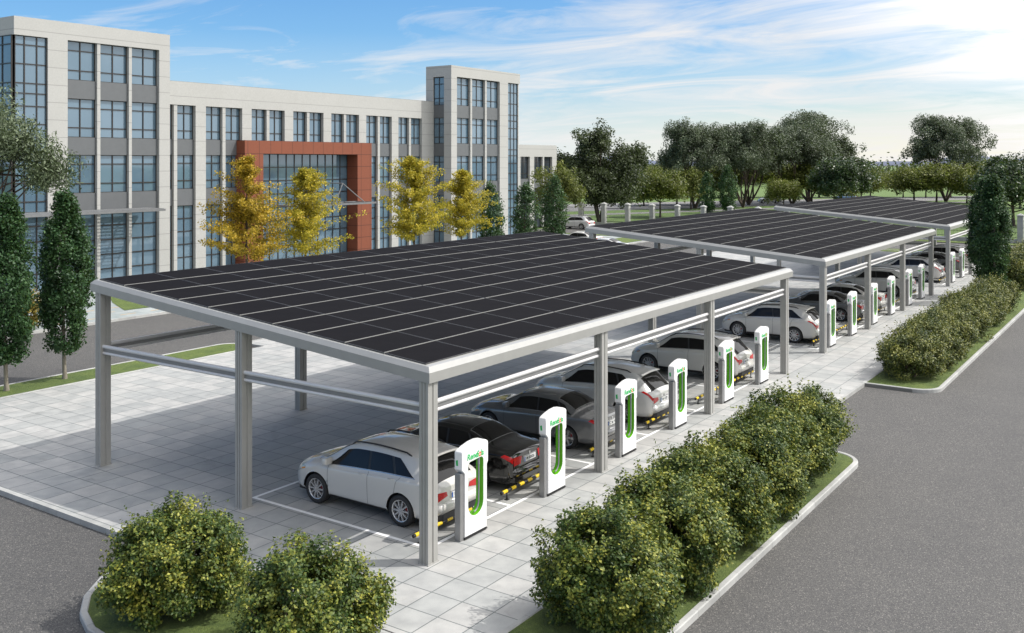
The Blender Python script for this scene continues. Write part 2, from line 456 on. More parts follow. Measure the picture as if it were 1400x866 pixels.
cc = wn('ShaderNodeVectorMath', operation='SCALE'); cc.inputs[0].default_value = (4.75, 4.65, 4.6); wt.links.new(glow, cc.inputs['Scale'])
c1 = wmix(cover, c0, cc.outputs[0])
wt.links.new(c1, bg.inputs[0]); bg.inputs[1].default_value = 0.15
S.view_settings.view_transform = 'Standard'; S.view_settings.look = 'None'
S.view_settings.exposure = 0.35; S.view_settings.gamma = 1.0; S.view_settings.use_curve_mapping = False
S.cycles.max_bounces = 6; S.cycles.diffuse_bounces = 3; S.cycles.glossy_bounces = 3; S.cycles.transparent_max_bounces = 6
S.cycles.sample_clamp_indirect = 6

# ------------------------------------------------------------------ ground
def sheet(name, poly, z, mat, thick=0.0, kind='structure'):
    mb = MB()
    if thick: mb.prism(poly, 'z', z - thick, z)
    else: mb.add([(x, y, z) for x, y in poly], [list(range(len(poly)))])
    o = mb.build(name, mat); o['kind'] = kind; return o
def rect(x0, x1, y0, y1): return [(x0, y0), (x1, y0), (x1, y1), (x0, y1)]
AZ = -0.12
sheet('ground', rect(-900, 2600, -1500, 1700), -0.17, M['lawn'])
sheet('road', rect(-120, 95.2, -90, -2.9 + 40), AZ, M['asphalt'])               # one asphalt sheet, the paved and planted areas stand on it
sheet('cross_road', rect(82.5, 94.0, -200, 54), AZ + 0.004, M['asphalt'])
sheet('pavement', [(-2.55, -90), (-2.55, 21.55), (14.5, 21.55), (14.5, 23.0), (81, 23.0), (81, -2.95), (-2.2, -2.95), (-2.2, -90)], 0.0, M['pavement'], 0.16)
sheet('plaza', rect(-70, 81, 34.05, 110), 0.0, M['plaza'], 0.16)

def rounded(x0, x1, y0, y1, r, corners='1111', n=7):
    """corners: ll lr ur ul"""
    out = []
    for k, (cx_, cy_, a0) in enumerate(((x0, y0, 180), (x1, y0, 270), (x1, y1, 0), (x0, y1, 90))):
        if corners[k] == '0': out.append((cx_, cy_)); continue
        px = cx_ + (r if cx_ == x0 else -r); py = cy_ + (r if cy_ == y0 else -r)
        for i in range(n + 1):
            t = R(a0 + 90 * i / n); out.append((px + r * math.cos(t), py + r * math.sin(t)))
    return out
def offset_poly(poly, d):
    n = len(poly); out = []
    for i in range(n):
        p0 = Vector(poly[i - 1]); p1 = Vector(poly[i]); p2 = Vector(poly[(i + 1) % n])
        a_ = (p1 - p0); b_ = (p2 - p1)
        if a_.length < 1e-6: a_ = b_
        if b_.length < 1e-6: b_ = a_
        a_ = a_.normalized(); b_ = b_.normalized()
        na = Vector((-a_.y, a_.x)); nb = Vector((-b_.y, b_.x)); m = (na + nb)
        if m.length < 1e-6: m = na
        m.normalize(); k = d / max(0.35, m.dot(na))
        out.append((p1.x + m.x * k, p1.y + m.y * k))
    return out
def kerb_ring(poly, w=0.14, z0=AZ - 0.05, z1=0.0, name='kerb', closed=True):
    inner = offset_poly(poly, w)
    mb = MB(); n = len(poly); b = 0.02
    rows = [[(x, y, z0) for x, y in poly], [(x, y, z1 - b) for x, y in poly], [(x, y, z1) for x, y in offset_poly(poly, b)],
            [(x, y, z1) for x, y in offset_poly(poly, w - b)], [(x, y, z1 - b) for x, y in inner], [(x, y, z0) for x, y in inner]]
    vs = [p for r_ in rows for p in r_]; fs = []
    for k in range(5):
        for i in range(n if closed else n - 1):
            j = (i + 1) % n
            fs.append([k * n + i, k * n + j, (k + 1) * n + j, (k + 1) * n + i])
    mb.add(vs, fs); o = mb.build(name, M['kerb']); o['kind'] = 'structure'
    return inner
def island(poly, name='planting_bed'):
    inner = kerb_ring(poly, z1=0.02)
    sheet(name, inner, 0.0 + 0.006, M['grass'], 0.1)
# bed 1 left of the paved entry, bed 2 and 3 along the walkway, far bed behind
island([(-5.65, -60), (-2.60, -60), (-2.60, 4.3), (-2.9, 5.1), (-3.5, 5.35), (-4.2, 5.1), (-4.85, 4.6), (-5.3, 4.0), (-5.58, 3.3), (-5.65, 2.6)])
island(rounded(-2.15, 12.95, -5.45, -2.86, 0.9, '0110'))
island(rounded(22.3, 80.6, -5.55, -2.86, 0.9, '1110'))
island(rounded(-60, 14.3, 21.6, 23.6, 0.9, '0110'))
# kerbs of the paved area
def kerb_line(x0, y0, x1, y1, w=0.14, z1=0.015):
    d = Vector((x1 - x0, y1 - y0)).normalized(); nrm = Vector((-d.y, d.x)) * w
    sh_ = nrm.normalized() * 0.03
    poly = [(x0 - sh_.x, y0 - sh_.y), (x1 - sh_.x, y1 - sh_.y), (x1 + nrm.x - sh_.x, y1 + nrm.y - sh_.y), (x0 + nrm.x - sh_.x, y0 + nrm.y - sh_.y)]
    mb = MB(); mb.prism(poly, 'z', AZ - 0.05, z1); o = mb.build('kerb', M['kerb']); o['kind'] = 'structure'
kerb_line(-2.55, 21.6, -2.55, 5.4)
kerb_line(12.95, -2.95, 22.3, -2.95, 0.10, 0.006)
kerb_line(81.0, -2.9, 81.0, 22.0, 0.3, 0.02)
kerb_line(81, 23.0, 14.4, 23.0)
kerb_line(-70, 33.9, 81, 33.9, 0.16)
sheet('grass_verge', rect(79.0, 80.8, -2.8, 20), 0.012, M['grass'])
sheet('grass_verge', rect(81.3, 82.4, -90, 90), 0.01, M['grass'], 0.1)
sheet('grass_verge', rect(94.1, 96.6, -200, 160), -0.05, M['grass'])
sheet('grass_verge', [(17.2, 36.2), (20.0, 36.0), (22.5, 38.0), (23.5, 42.5), (20.5, 42.8), (18.6, 39.5)], 0.02, M['grass'])
sheet('grass_verge', rect(66, 80.8, 34.3, 38.0), 0.02, M['grass'])
# park road beyond the fence
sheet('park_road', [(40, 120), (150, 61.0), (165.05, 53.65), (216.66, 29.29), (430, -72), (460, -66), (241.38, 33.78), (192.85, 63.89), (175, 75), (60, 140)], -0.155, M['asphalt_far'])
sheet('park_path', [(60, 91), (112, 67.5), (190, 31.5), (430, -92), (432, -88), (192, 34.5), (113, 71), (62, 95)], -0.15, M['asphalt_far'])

# orange bay dashes in front of the offices
for k in range(9):
    for r_ in range(3):
        x = 12.3 + k * 1.9 - r_ * 0.4; y = 34.9 + r_ * 1.35
        sheet('parking_line', rect(x, x + 0.95, y, y + 0.09), 0.006, M['orange_line'])

# white bay lines
Y0L, Y1L, LW = 0.60, 6.22, 0.10
def bay_lines(xs, xe):
    mb = MB(); z = 0.004
    def q(x0, x1, y0, y1): mb.add([(x0, y0, z), (x1, y0, z), (x1, y1, z), (x0, y1, z)], [[0, 1, 2, 3]])
    q(xs[0] - LW / 2, xe, Y0L - LW / 2, Y0L + LW / 2)
    q(xs[0] - LW / 2, xe, Y1L - LW / 2, Y1L + LW / 2)
    for x in xs: q(x - LW / 2, x + LW / 2, Y0L + LW / 2, Y1L - LW / 2)
    o = mb.build('parking_lines', M['line']); o['kind'] = 'structure'
bay_lines([0.74, 3.9, 7.9, 11.35, 14.95, 18.43, 21.9], 21.95)
bay_lines([28.03, 31.6, 35.4, 39.1, 42.8, 46.6, 50.0], 50.05)
bay_lines([55.8, 59.3, 62.9, 66.8, 70.6, 74.2], 74.25)

# ------------------------------------------------------------------ hills far away
def hills():
    xs = []; n = 160
    for i in range(n):
        t = i / (n - 1); ang = R(-25 + 100 * t)      # direction in plan
        d = 2000
        h = 9 + 11 * (0.5 + 0.5 * math.sin(t * 23 + 1)) * (0.5 + 0.5 * math.sin(t * 61)) + 6 * math.sin(t * 140) * math.sin(t * 33)
        xs.append((CAMP.x + d * math.cos(ang), CAMP.y + d * math.sin(ang), max(8, h), ang))
    vs = []; fs = []
    for x, y, h, a_ in xs:
        for k, (dd, hh) in enumerate(((-120, -2), (-70, .35 * h), (0, h), (80, .9 * h), (260, -2))):
            vs.append((x + dd * math.cos(a_), y + dd * math.sin(a_), hh))
    for i in range(n - 1):
        for k in range(4): fs.append([i * 5 + k, i * 5 + k + 1, i * 5 + 6 + k, i * 5 + 5 + k])
    mb = MB(); mb.add(vs, fs, True)
    o = mb.build('hills', plain('haze_blue_hill', (0.085, 0.10, 0.15), 0.9, 0, 0.3, 0.02)); o['kind'] = 'structure'  # blue of the hazy distance is put into the hill colour
hills()

# ------------------------------------------------------------------ solar canopies
KS = 0.0835                      # roof slope, rising away from the walkway
ZB = 3.80                        # underside of the fascia at the front
YD = 12.08                       # depth of a canopy
def rz(y, dz=0.0): return ZB + KS * y + dz

def post_mesh(h0, h1):
    """extruded post, 0.32 along the row by 0.24 deep, grooved faces; the top follows the roof slope"""
    w, d, g, gw = 0.32, 0.24, 0.018, 0.035
    pts = [(0, 0), (w * .40, 0), (w * .40, g), (w * .40 + gw * 1.4, g), (w * .40 + gw * 1.4, 0), (w, 0),
           (w, d * .42), (w - g, d * .42), (w - g, d * .58), (w, d * .58), (w, d),
           (w * .60, d), (w * .60, d - g), (w * .46, d - g), (w * .46, d), (0, d),
           (0, d * .72), (g, d * .72), (g, d * .62), (0, d * .62), (0, d * .38), (g, d * .38), (g, d * .28), (0, d * .28)]
    mb = MB(); n = len(pts)
    vs = [(x, y, 0) for x, y in pts] + [(x, y, h0 + (h1 - h0) * y / d) for x, y in pts]
    mb.add(vs, [list(range(n, 2 * n))] + [[i, (i + 1) % n, (i + 1) % n + n, i + n] for i in range(n)])
    mb.box(-0.02, w + 0.02, -0.02, d + 0.02, 0.0, 0.02)
    return mb

def double_rail(mb, p0, p1):
    p0 = Vector(p0); p1 = Vector(p1)
    d = (p1 - p0).normalized(); s = Vector((-d.y, d.x, 0))
    for dz, r in ((0.085, 0.052), (-0.095, 0.040)):
        mb.tube([p0 + Vector((0, 0, dz)), p1 + Vector((0, 0, dz))], r, 12)
    a_ = p0 - s * 0.012; b_ = p1 - s * 0.012; c_ = p1 + s * 0.012; e_ = p0 + s * 0.012
    vs = [(q.x, q.y, q.z + z) for z in (-0.05, 0.05) for q in (a_, b_, c_, e_)]
    mb.cur = 1; mb.add(vs, [[0, 1, 5, 4], [2, 3, 7, 6], [1, 2, 6, 5], [3, 0, 4, 7]]); mb.cur = 0

def canopy(x0, length, post_x, mids, label):
    root = empty('solar_canopy', (x0, 0, 0), 0, label, 'canopy', 'solar canopies over the parking bays')
    PW, PD = 0.32, 0.24
    # posts: front row, rear row, and the middle ones of the two end frames
    for yrow, name in ((0.0, 'f'), (11.63, 'r'), (5.8, 'm')):
        m0 = None
        for k, px in enumerate(post_x):
            if name == 'm' and k not in mids: continue
            if m0 is None:
                m0 = post_mesh(rz(yrow, -0.002), rz(yrow + PD, -0.002)).build('post', M['post'], root, (px, yrow, 0)); first = m0
            else:
                c = first.copy(); COL.objects.link(c); c.location = (px, yrow, 0); adopt(c, root)
    # fascia: a chamfered ring around the roof
    a_, b_, y0, y1 = -0.02, length, -0.05, YD
    def ring(ins, dz): return [(x, y, rz(y, dz)) for x, y in ((a_ + ins, y0 + ins), (b_ - ins, y0 + ins), (b_ - ins, y1 - ins), (a_ + ins, y1 - ins))]
    rows = [ring(0.22, 0.0), ring(0.0, 0.0), ring(0.0, 0.215), ring(0.09, 0.315), ring(0.25, 0.325), ring(0.25, 0.28)]
    mb = MB(); vs = [p for r_ in rows for p in r_]
    mb.add(vs, [[k * 4 + i, k * 4 + (i + 1) % 4, (k + 1) * 4 + (i + 1) % 4, (k + 1) * 4 + i] for k in range(5) for i in range(4)] +
           [[i, (i + 1) % 4, 20 + (i + 1) % 4, 20 + i] for i in range(4)])
    mb.build('fascia', M['alu'], root)
    # underside deck and cross beams
    mb = MB()
    vs = [(x, y, rz(y, z)) for z in (0.20, 0.27) for x, y in ((a_ + .23, y0 + .23), (b_ - .23, y0 + .23), (b_ - .23, y1 - .23), (a_ + .23, y1 - .23))]
    mb.add(vs, [[0, 3, 2, 1], [4, 5, 6, 7], [0, 1, 5, 4], [1, 2, 6, 5], [2, 3, 7, 6], [3, 0, 4, 7]])
    mb.build('deck', M['under'], root)
    for px in post_x[1:-1]:
        mb = MB(); vs = [(x, y, rz(y, z)) for z in (0.02, 0.195) for x, y in ((px + .06, .26), (px + .26, .26), (px + .26, 11.6), (px + .06, 11.6))]
        mb.add(vs, [[0, 3, 2, 1], [4, 5, 6, 7], [0, 1, 5, 4], [1, 2, 6, 5], [2, 3, 7, 6], [3, 0, 4, 7]])
        mb.build('cross_beam', M['alu'], root)
    # double-tube rails between the posts
    zr = 3.24
    def rail(p, q):
        mb = MB(); double_rail(mb, p, q); mb.build('tie_rail', [M['rail'], M['alu_dark']], root)
    for k in range(len(post_x) - 1):
        for y in (0.12, 11.75):
            rail((post_x[k] + PW, y, zr), (post_x[k + 1], y, zr))
    for k in mids:
        x = post_x[k] + (0.10 if k == 0 else 0.2)
        rail((x, PD, zr - .03), (x, 5.8, zr - .03)); rail((x, 5.8 + PD, zr - .03), (x, 11.63, zr - .03))
    # panels: 10 rows by n columns
    px0, py0 = 0.13, 0.16
    ncol = int(round((length - 0.3) / 1.738)); nrow = 10
    pw = (length - 0.28) / ncol; ph = (YD - 0.34) / nrow
    gx, gy = 0.012, 0.014
    mb = MB(); mb.m = []
    def panel_into(mb):
        vs = [(x, y, KS * y + z) for z in (0.0, 0.035) for x, y in ((gx, gy), (pw - gx, gy), (pw - gx, ph - gy), (gx, ph - gy))]
        mb.cur = 1; mb.add(vs, [[0, 3, 2, 1], [0, 1, 5, 4], [1, 2, 6, 5], [2, 3, 7, 6], [3, 0, 4, 7]])
        e = 0.014
        o_ = [(gx, gy), (pw - gx, gy), (pw - gx, ph - gy), (gx, ph - gy)]
        i_ = [(gx + e, gy + e), (pw - gx - e, gy + e), (pw - gx - e, ph - gy - e), (gx + e, ph - gy - e)]
        vs = [(x, y, KS * y + 0.035) for x, y in o_ + i_]
        mb.add(vs, [[i, (i + 1) % 4, 4 + (i + 1) % 4, 4 + i] for i in range(4)])
        mb.cur = 0; mb.add([(x, y, KS * y + 0.033) for x, y in i_], [[0, 1, 2, 3]])
        mb.cur = 0
    cells = [(c, r) for r in range(nrow) for c in range(ncol)]
    near = sorted(cells, key=lambda q: (x0 + q[0] * pw + 15.7) ** 2 + (q[1] * ph + 12.9) ** 2)
    first = None
    for i, (c, r) in enumerate(near[:100]):
        loc = (px0 + c * pw, py0 + r * ph, rz(py0 + r * ph, 0.315))
        if first is None:
            mb = MB(); panel_into(mb); first = mb.build('solar_panel', [M['solar'], M['panel_edge']], root, loc)
        else:
            o = first.copy(); COL.objects.link(o); o.location = loc; adopt(o, root)
    if len(near) > 100:
        big = MB()
        for c, r in near[100:]:
            mb = MB(); panel_into(mb)
            lx, ly, lz = px0 + c * pw, py0 + r * ph, rz(py0 + r * ph, 0.315)
            n = len(big.v); big.v += [(x + lx, y + ly, z + lz) for x, y, z in mb.v]; big.f += [[i + n for i in f] for f in mb.f]; big.m += mb.m; big.sm += mb.sm
        o = big.build('solar_panels', [M['solar'], M['panel_edge']], root); o['kind'] = 'stuff'
    # bright mounting rails between the panel rows, with short breaks
    for r in range(1, nrow):
        mb = MB(); y = py0 + r * ph
        segs = []; x = px0; k = 0
        while x < length - 0.2:
            xe = min(length - 0.15, x + pw * (4 if (r + k) % 2 else 6)); segs.append((x, xe - 0.06)); x = xe; k += 1
        for xa, xb in segs:
            z = rz(y, 0.318)
            vs = [(xx, yy, z + KS * (yy - y) + dz) for dz in (0.0, 0.042) for xx, yy in ((xa, y - .008), (xb, y - .008), (xb, y + .008), (xa, y + .008))]
            mb.add(vs, [[4, 5, 6, 7], [0, 1, 5, 4], [1, 2, 6, 5], [2, 3, 7, 6], [3, 0, 4, 7]])
        mb.build('mounting_rail', M['clamp'], root)
    return root
canopy(0.0, 22.85, [0.0, 7.35, 14.71, 22.17], (0, 3), 'nearest and largest black solar panel canopy on grey metal posts')
canopy(27.2, 23.05, [0.0, 7.38, 14.76, 22.33], (0, 3), 'middle solar panel canopy of the row, behind the nearest one')
canopy(54.9, 26.0, [0.0, 8.4, 16.8, 25.4], (0, 3), 'farthest solar panel canopy, partly behind the tall columnar trees')

# ------------------------------------------------------------------ chargers
def text_mesh(txt, size, mat, name, bold=0.0, shear=0.0, ext=0.002):
    cu = bpy.data.curves.new(name, 'FONT'); cu.body = txt; cu.size = size; cu.extrude = ext; cu.offset = bold; cu.shear = shear
    cu.align_x = 'CENTER'; cu.align_y = 'CENTER'
    o = bpy.data.objects.new(name, cu); COL.objects.link(o)
    bpy.context.view_layer.update()
    me = bpy.data.meshes.new_from_object(o.evaluated_get(bpy.context.evaluated_depsgraph_get()))
    bpy.data.objects.remove(o); bpy.data.curves.remove(cu)
    me.materials.clear(); me.materials.append(mat); return me

def ray_poly(c, ang, poly):
    d = Vector((math.cos(ang), math.sin(ang))); best = None
    for i in range(len(poly)):
        p = Vector(poly[i]) - Vector(c); q = Vector(poly[(i + 1) % len(poly)]) - Vector(c); e = q - p
        den_ = d.x * e.y - d.y * e.x
        if abs(den_) < 1e-12: continue
        t = (p.x * e.y - p.y * e.x) / den_; s_ = (p.x * d.y - p.y * d.x) / den_
        if t > 0 and -1e-6 <= s_ <= 1 + 1e-6 and (best is None or t < best): best = t
    return (c[0] + d.x * best, c[1] + d.y * best)

def charger():
    root = empty('charging_post', (0, 0, 0))
    W_, D_ = 0.98, 0.215
    # white shell: wide head above 1.5 m, narrower body below, hole through it
    top = [(W_ - .03, 2.03), (W_ * .86, 2.075), (W_ * .68, 2.10), (W_ * .45, 2.085), (W_ * .22, 2.04), (0.04, 1.985), (0.01, 1.965)]
    out = [(0.11, 0.06), (W_ - 0.05, 0.06), (W_ - 0.05, 1.50), (W_ - 0.02, 1.53), (W_, 1.56), (W_, 2.0)] + top + [(0.0, 1.94), (0.0, 1.50), (0.095, 1.50), (0.11, 1.47)]
    slot = []
    xa, xb = 0.23, 0.80; cx_ = (xa + xb) / 2; hw = (xb - xa) / 2
    for i in range(13): t = R(180 + 180 * i / 12); slot.append((cx_ + hw * math.cos(t), 0.72 + hw * 0.95 * math.sin(t)))
    for i in range(6): t = R(90 * i / 5); slot.append((xb - .09 + .09 * math.cos(t), 1.62 + .09 * math.sin(t)))
    for i in range(6): t = R(90 + 90 * i / 5); slot.append((xa + .09 + .09 * math.cos(t), 1.60 + .09 * math.sin(t)))
    c = (cx_, 1.15)
    angs = sorted({round(math.atan2(p[1] - c[1], p[0] - c[0]), 6) for p in out + slot} | {round(-math.pi + 2 * math.pi * k / 48 + 0.01, 6) for k in range(48)})
    O = [ray_poly(c, t, out) for t in angs]; I = [ray_poly(c, t, slot) for t in angs]
    n = len(angs); mb = MB()
    def shrink(P, d_): return [(c[0] + (x - c[0]) * (1 - d_), c[1] + (z - c[1]) * (1 - d_ * .6)) for x, z in P]
    y0, y1, b = 0.0, D_, 0.012
    rows = [(I, y0 + b * .5), (shrink(I, -0.03), y0), (shrink(O, 0.02), y0), (O, y0 + b), (O, y1 - b), (shrink(O, 0.02), y1), (shrink(I, -0.03), y1), (I, y1 - b * .5)]
    vs = [(x, y, z) for P, y in rows for x, z in P]
    mb.add(vs, [[k * n + i, k * n + (i + 1) % n, (k + 1) * n + (i + 1) % n, (k + 1) * n + i] for k in range(7) for i in range(n)])
    mb.build('shell', M['white_plastic'], root)
    mb = MB(); vs = [(x, y, z) for y in (y0 + .004, y1 - .004) for x, z in shrink(I, 0.004)]
    mb.add(vs, [[i, (i + 1) % n, (i + 1) % n + n, i + n] for i in range(n)])
    mb.build('slot_lining', M['green'], root)
    for xx in ((-0.03, 0.10), (W_ - 0.045, W_ + 0.0)):
        mb = MB(); mb.box(xx[0], xx[1], 0.03, D_ - .03, 0.0, 1.49, 0.012); mb.build('side_column', M['charger_grey'], root)
    mb = MB(); mb.box(0.10, W_ - .06, 0.015, D_ - .015, 0.0, 0.06); mb.box(0.10, W_ - .04, -0.01, D_ + .0, 0.022, 0.04); mb.build('base', M['dark'], root)
    # grey cable hanging in the slot from the upper right, curving to the lower left
    P = [(xb - .12, .05, 1.67), (xb - .115, .05, 1.3), (xb - .12, .05, .85)]
    for i in range(1, 9): t = R(-12 * i); P.append((cx_ + (hw - .12) * math.cos(t), .05, .74 + (hw - .06) * math.sin(t)))
    mb = MB(); mb.tube(P, 0.017, 10); mb.tube([(xb - .12, .05, 1.70), (xb - .12, .05, 1.54)], 0.026, 10); mb.build('cable', M['cable'], root)
    # lettering on the front and a small mark on the side
    for txt, x, col in (('Rene', .375, 'logo_green'), ('S', .585, 'logo_green'), ('o', .657, 'logo_orange'), ('la', .74, 'logo_green')):
        me = text_mesh(txt, 0.19, M[col], 'lettering', 0.004, 0.12)
        o = link('lettering', me, root, (x, -0.003, 1.80)); o.rotation_euler = (R(90), 0, 0)
    mb = MB(); mb.prism([(.11, 1.66), (.16, 1.66), (.175, 1.77), (.12, 1.79)], 'x', -0.004, 0.004); mb.build('side_mark', M['logo_green'], root)
    return root
CH = charger()
chx = [(1.42, 'white charging post in front of the nearest white SUV, closest to the camera'),
       (4.86, 'white charging post in front of the black sedan'),
       (8.82, 'white charging post between the dark grey sedan and the silver SUV, nearest canopy'),
       (12.32, 'white charging post in front of the silver SUV, next to the empty bay'),
       (16.30, 'white charging post at the rear of the white SUV standing past the empty bay'),
       (19.80, 'last charging post under the nearest canopy, before its end post'),
       (28.62, 'first charging post under the middle canopy, right beside its corner post'),
       (32.12, 'second charging post under the middle canopy, by the grey sedan'),
       (36.04, 'third charging post under the middle canopy, just past its second post'),
       (39.80, 'fourth charging post under the middle canopy, in front of a white car'),
       (43.98, 'fifth charging post under the middle canopy, just past its third post'),
       (47.36, 'last charging post under the middle canopy, before its end post'),
       (57.06, 'first charging post under the farthest canopy, beside its corner post'),
       (60.60, 'second charging post under the farthest canopy, beside the columnar tree')]
for i, (x, lab) in enumerate(chx):
    o = CH if i == 0 else copy_tree(CH)
    o.location = (x, 0.20, 0); tag(o, lab, 'charging post', 'charging posts along the walkway')

# ------------------------------------------------------------------ striped wheel-stop bars
def wheel_stop():
    root = empty('wheel_stop_bar')
    L_ = 2.15; n = 11
    mb = MB(); mb.tube([(0, 0, .22), (L_, 0, .22)], 0.041, 14); mb.build('bar', M['dark'], root)
    for k in range(0, n, 2):
        if k == 10: pass
        x = 0.06 + k * (L_ - .12) / n
        mb = MB(); mb.tube([(x, 0, .22), (x + (L_ - .12) / n, 0, .22)], 0.044, 14); mb.build('yellow_band', M['yellow'], root)
    for x in (0.25, L_ - .25):
        mb = MB(); mb.tube([(x, 0, 0), (x, 0, .2)], 0.02, 8); mb.box(x - .06, x + .06, -.05, .05, 0, .012); mb.build('leg', M['dark'], root)
    return root
WS = wheel_stop()
ws = [(0.62, 'black and yellow wheel stop behind the nearest white SUV'), (3.95, 'black and yellow wheel stop behind the black sedan'),
      (8.25, 'black and yellow wheel stop behind the dark grey sedan'), (11.75, 'black and yellow wheel stop behind the silver SUV'),
      (15.55, 'black and yellow wheel stop of the empty bay under the nearest canopy'), (18.9, 'black and yellow wheel stop behind the white SUV past the empty bay'),
      (28.4, 'black and yellow wheel stop behind the first white SUV of the middle canopy'), (32.0, 'black and yellow wheel stop of the first empty bay, middle canopy'),
      (35.7, 'black and yellow wheel stop behind the grey sedan of the middle canopy'), (39.5, 'black and yellow wheel stop behind the white sedan of the middle canopy'),
      (43.3, 'black and yellow wheel stop of the second empty bay, middle canopy'), (47.1, 'black and yellow wheel stop behind the farthest white SUV of the middle canopy'),
      (56.2, 'black and yellow wheel stop behind the first white SUV of the farthest canopy'), (63.6, 'black and yellow wheel stop behind the grey car of the farthest canopy')]
for i, (x, lab) in enumerate(ws):
    o = WS if i == 0 else copy_tree(WS)
    o.location = (x, 0.93, 0); tag(o, lab, 'wheel stop', 'striped wheel stop bars at the bay ends')

# ------------------------------------------------------------------ cars
def pchip(pts):
    xs = np.array([p[0] for p in pts], float); ys = np.array([p[1] for p in pts], float)
    h = np.diff(xs); d = np.diff(ys) / h; m = np.zeros(len(xs))
    for i in range(1, len(xs) - 1):
        if d[i - 1] * d[i] > 0:
            w1 = 2 * h[i] + h[i - 1]; w2 = h[i] + 2 * h[i - 1]; m[i] = (w1 + w2) / (w1 / d[i - 1] + w2 / d[i])
    m[0] = d[0]; m[-1] = d[-1]
    def f(u):
        u = min(max(u, xs[0]), xs[-1]); i = min(int(np.searchsorted(xs, u, 'right')) - 1, len(h) - 1)
        t = (u - xs[i]) / h[i]
        return float((2 * t**3 - 3 * t**2 + 1) * ys[i] + (t**3 - 2 * t**2 + t) * h[i] * m[i] + (-2 * t**3 + 3 * t**2) * ys[i + 1] + (t**3 - t**2) * h[i] * m[i + 1])
    return f
STY = {
 'suv': dict(L=4.66, wu=(0.97, 3.69), wr=0.365,
   zb=[(0, .34), (.1, .28), (.5, .25), (4.2, .25), (4.55, .26), (4.66, .36)],
   zt=[(0, .93), (.03, .985), (.07, 1.03), (.13, 1.09), (.30, 1.27), (.55, 1.52), (.66, 1.585), (1.1, 1.625), (1.8, 1.655), (2.4, 1.635), (2.75, 1.57), (3.1, 1.40), (3.45, 1.19), (3.62, 1.115), (3.85, 1.075), (4.2, .99), (4.42, .89), (4.55, .78), (4.62, .68), (4.66, .58)],
   zs=[(0, .85), (.05, .95), (.13, 1.03), (.55, 1.135), (1.2, 1.12), (2.4, 1.06), (3.4, 1.0), (4.0, .925), (4.35, .80), (4.55, .68), (4.66, .48)],
   w=[(0, .76), (.03, .82), (.1, .875), (.25, .915), (.7, .945), (1.4, .935), (3.2, .935), (3.8, .945), (4.2, .90), (4.45, .80), (4.58, .69), (4.66, .56)],
   wr_=[(0, .66), (.1, .68), (.3, .665), (.55, .645), (1.1, .66), (2.2, .655), (2.8, .65), (3.2, .68), (3.6, .75), (3.9, .77), (4.3, .70), (4.55, .58), (4.66, .44)],
   rear=(.115, .50), shield=(2.80, 3.55),
   doors=[((2.02, 3.40), (2.10, 2.80)), ((1.20, 1.95), (1.40, 2.03)), ((.60, 1.13), (1.14, 1.32))], seams=(1.98, 3.28, 1.03), cowl=3.7),
 'sedan': dict(L=4.80, wu=(1.02, 3.82), wr=0.335,
   zb=[(0, .36), (.1, .28), (.5, .22), (4.3, .20), (4.7, .22), (4.80, .32)],
   zt=[(0, .93), (.04, .985), (.12, 1.02), (.45, 1.065), (.72, 1.10), (.9, 1.17), (1.25, 1.335), (1.5, 1.405), (1.9, 1.435), (2.35, 1.44), (2.75, 1.38), (3.15, 1.19), (3.45, 1.045), (3.7, .985), (4.1, .92), (4.45, .81), (4.65, .70), (4.75, .59), (4.80, .50)],
   zs=[(0, .85), (.05, .92), (.45, .985), (.9, .985), (1.5, .96), (2.5, .925), (3.4, .875), (4.0, .82), (4.45, .71), (4.7, .56), (4.80, .42)],
   w=[(0, .72), (.03, .78), (.1, .825), (.3, .875), (.8, .905), (1.5, .905), (3.3, .905), (3.9, .91), (4.3, .87), (4.6, .75), (4.74, .62), (4.80, .50)],
   wr_=[(0, .62), (.1, .66), (.45, .70), (.75, .70), (1.0, .63), (1.5, .57), (2.3, .575), (2.8, .60), (3.2, .66), (3.6, .74), (4.0, .74), (4.4, .66), (4.7, .50), (4.80, .36)],
   rear=(.86, 1.46), shield=(2.72, 3.42),
   doors=[((2.10, 3.28), (2.18, 2.80)), ((1.22, 2.04), (1.52, 2.12)), ((.88, 1.15), (1.22, 1.44))], seams=(2.07, 3.25, 1.12), cowl=3.5),
}
def catmull(P, n):
    P = [Vector(p) for p in P]; out = []; ts = []
    for i in range(len(P) - 1):
        p0 = P[max(i - 1, 0)]; p1 = P[i]; p2 = P[i + 1]; p3 = P[min(i + 2, len(P) - 1)]
        for k in range(n):
            t = k / n
            out.append(0.5 * ((2 * p1) + (-p0 + p2) * t + (2 * p0 - 5 * p1 + 4 * p2 - p3) * t * t + (-p0 + 3 * p1 - 3 * p2 + p3) * t**3)); ts.append(i + t)
    out.append(P[-1]); ts.append(len(P) - 1); return out, ts

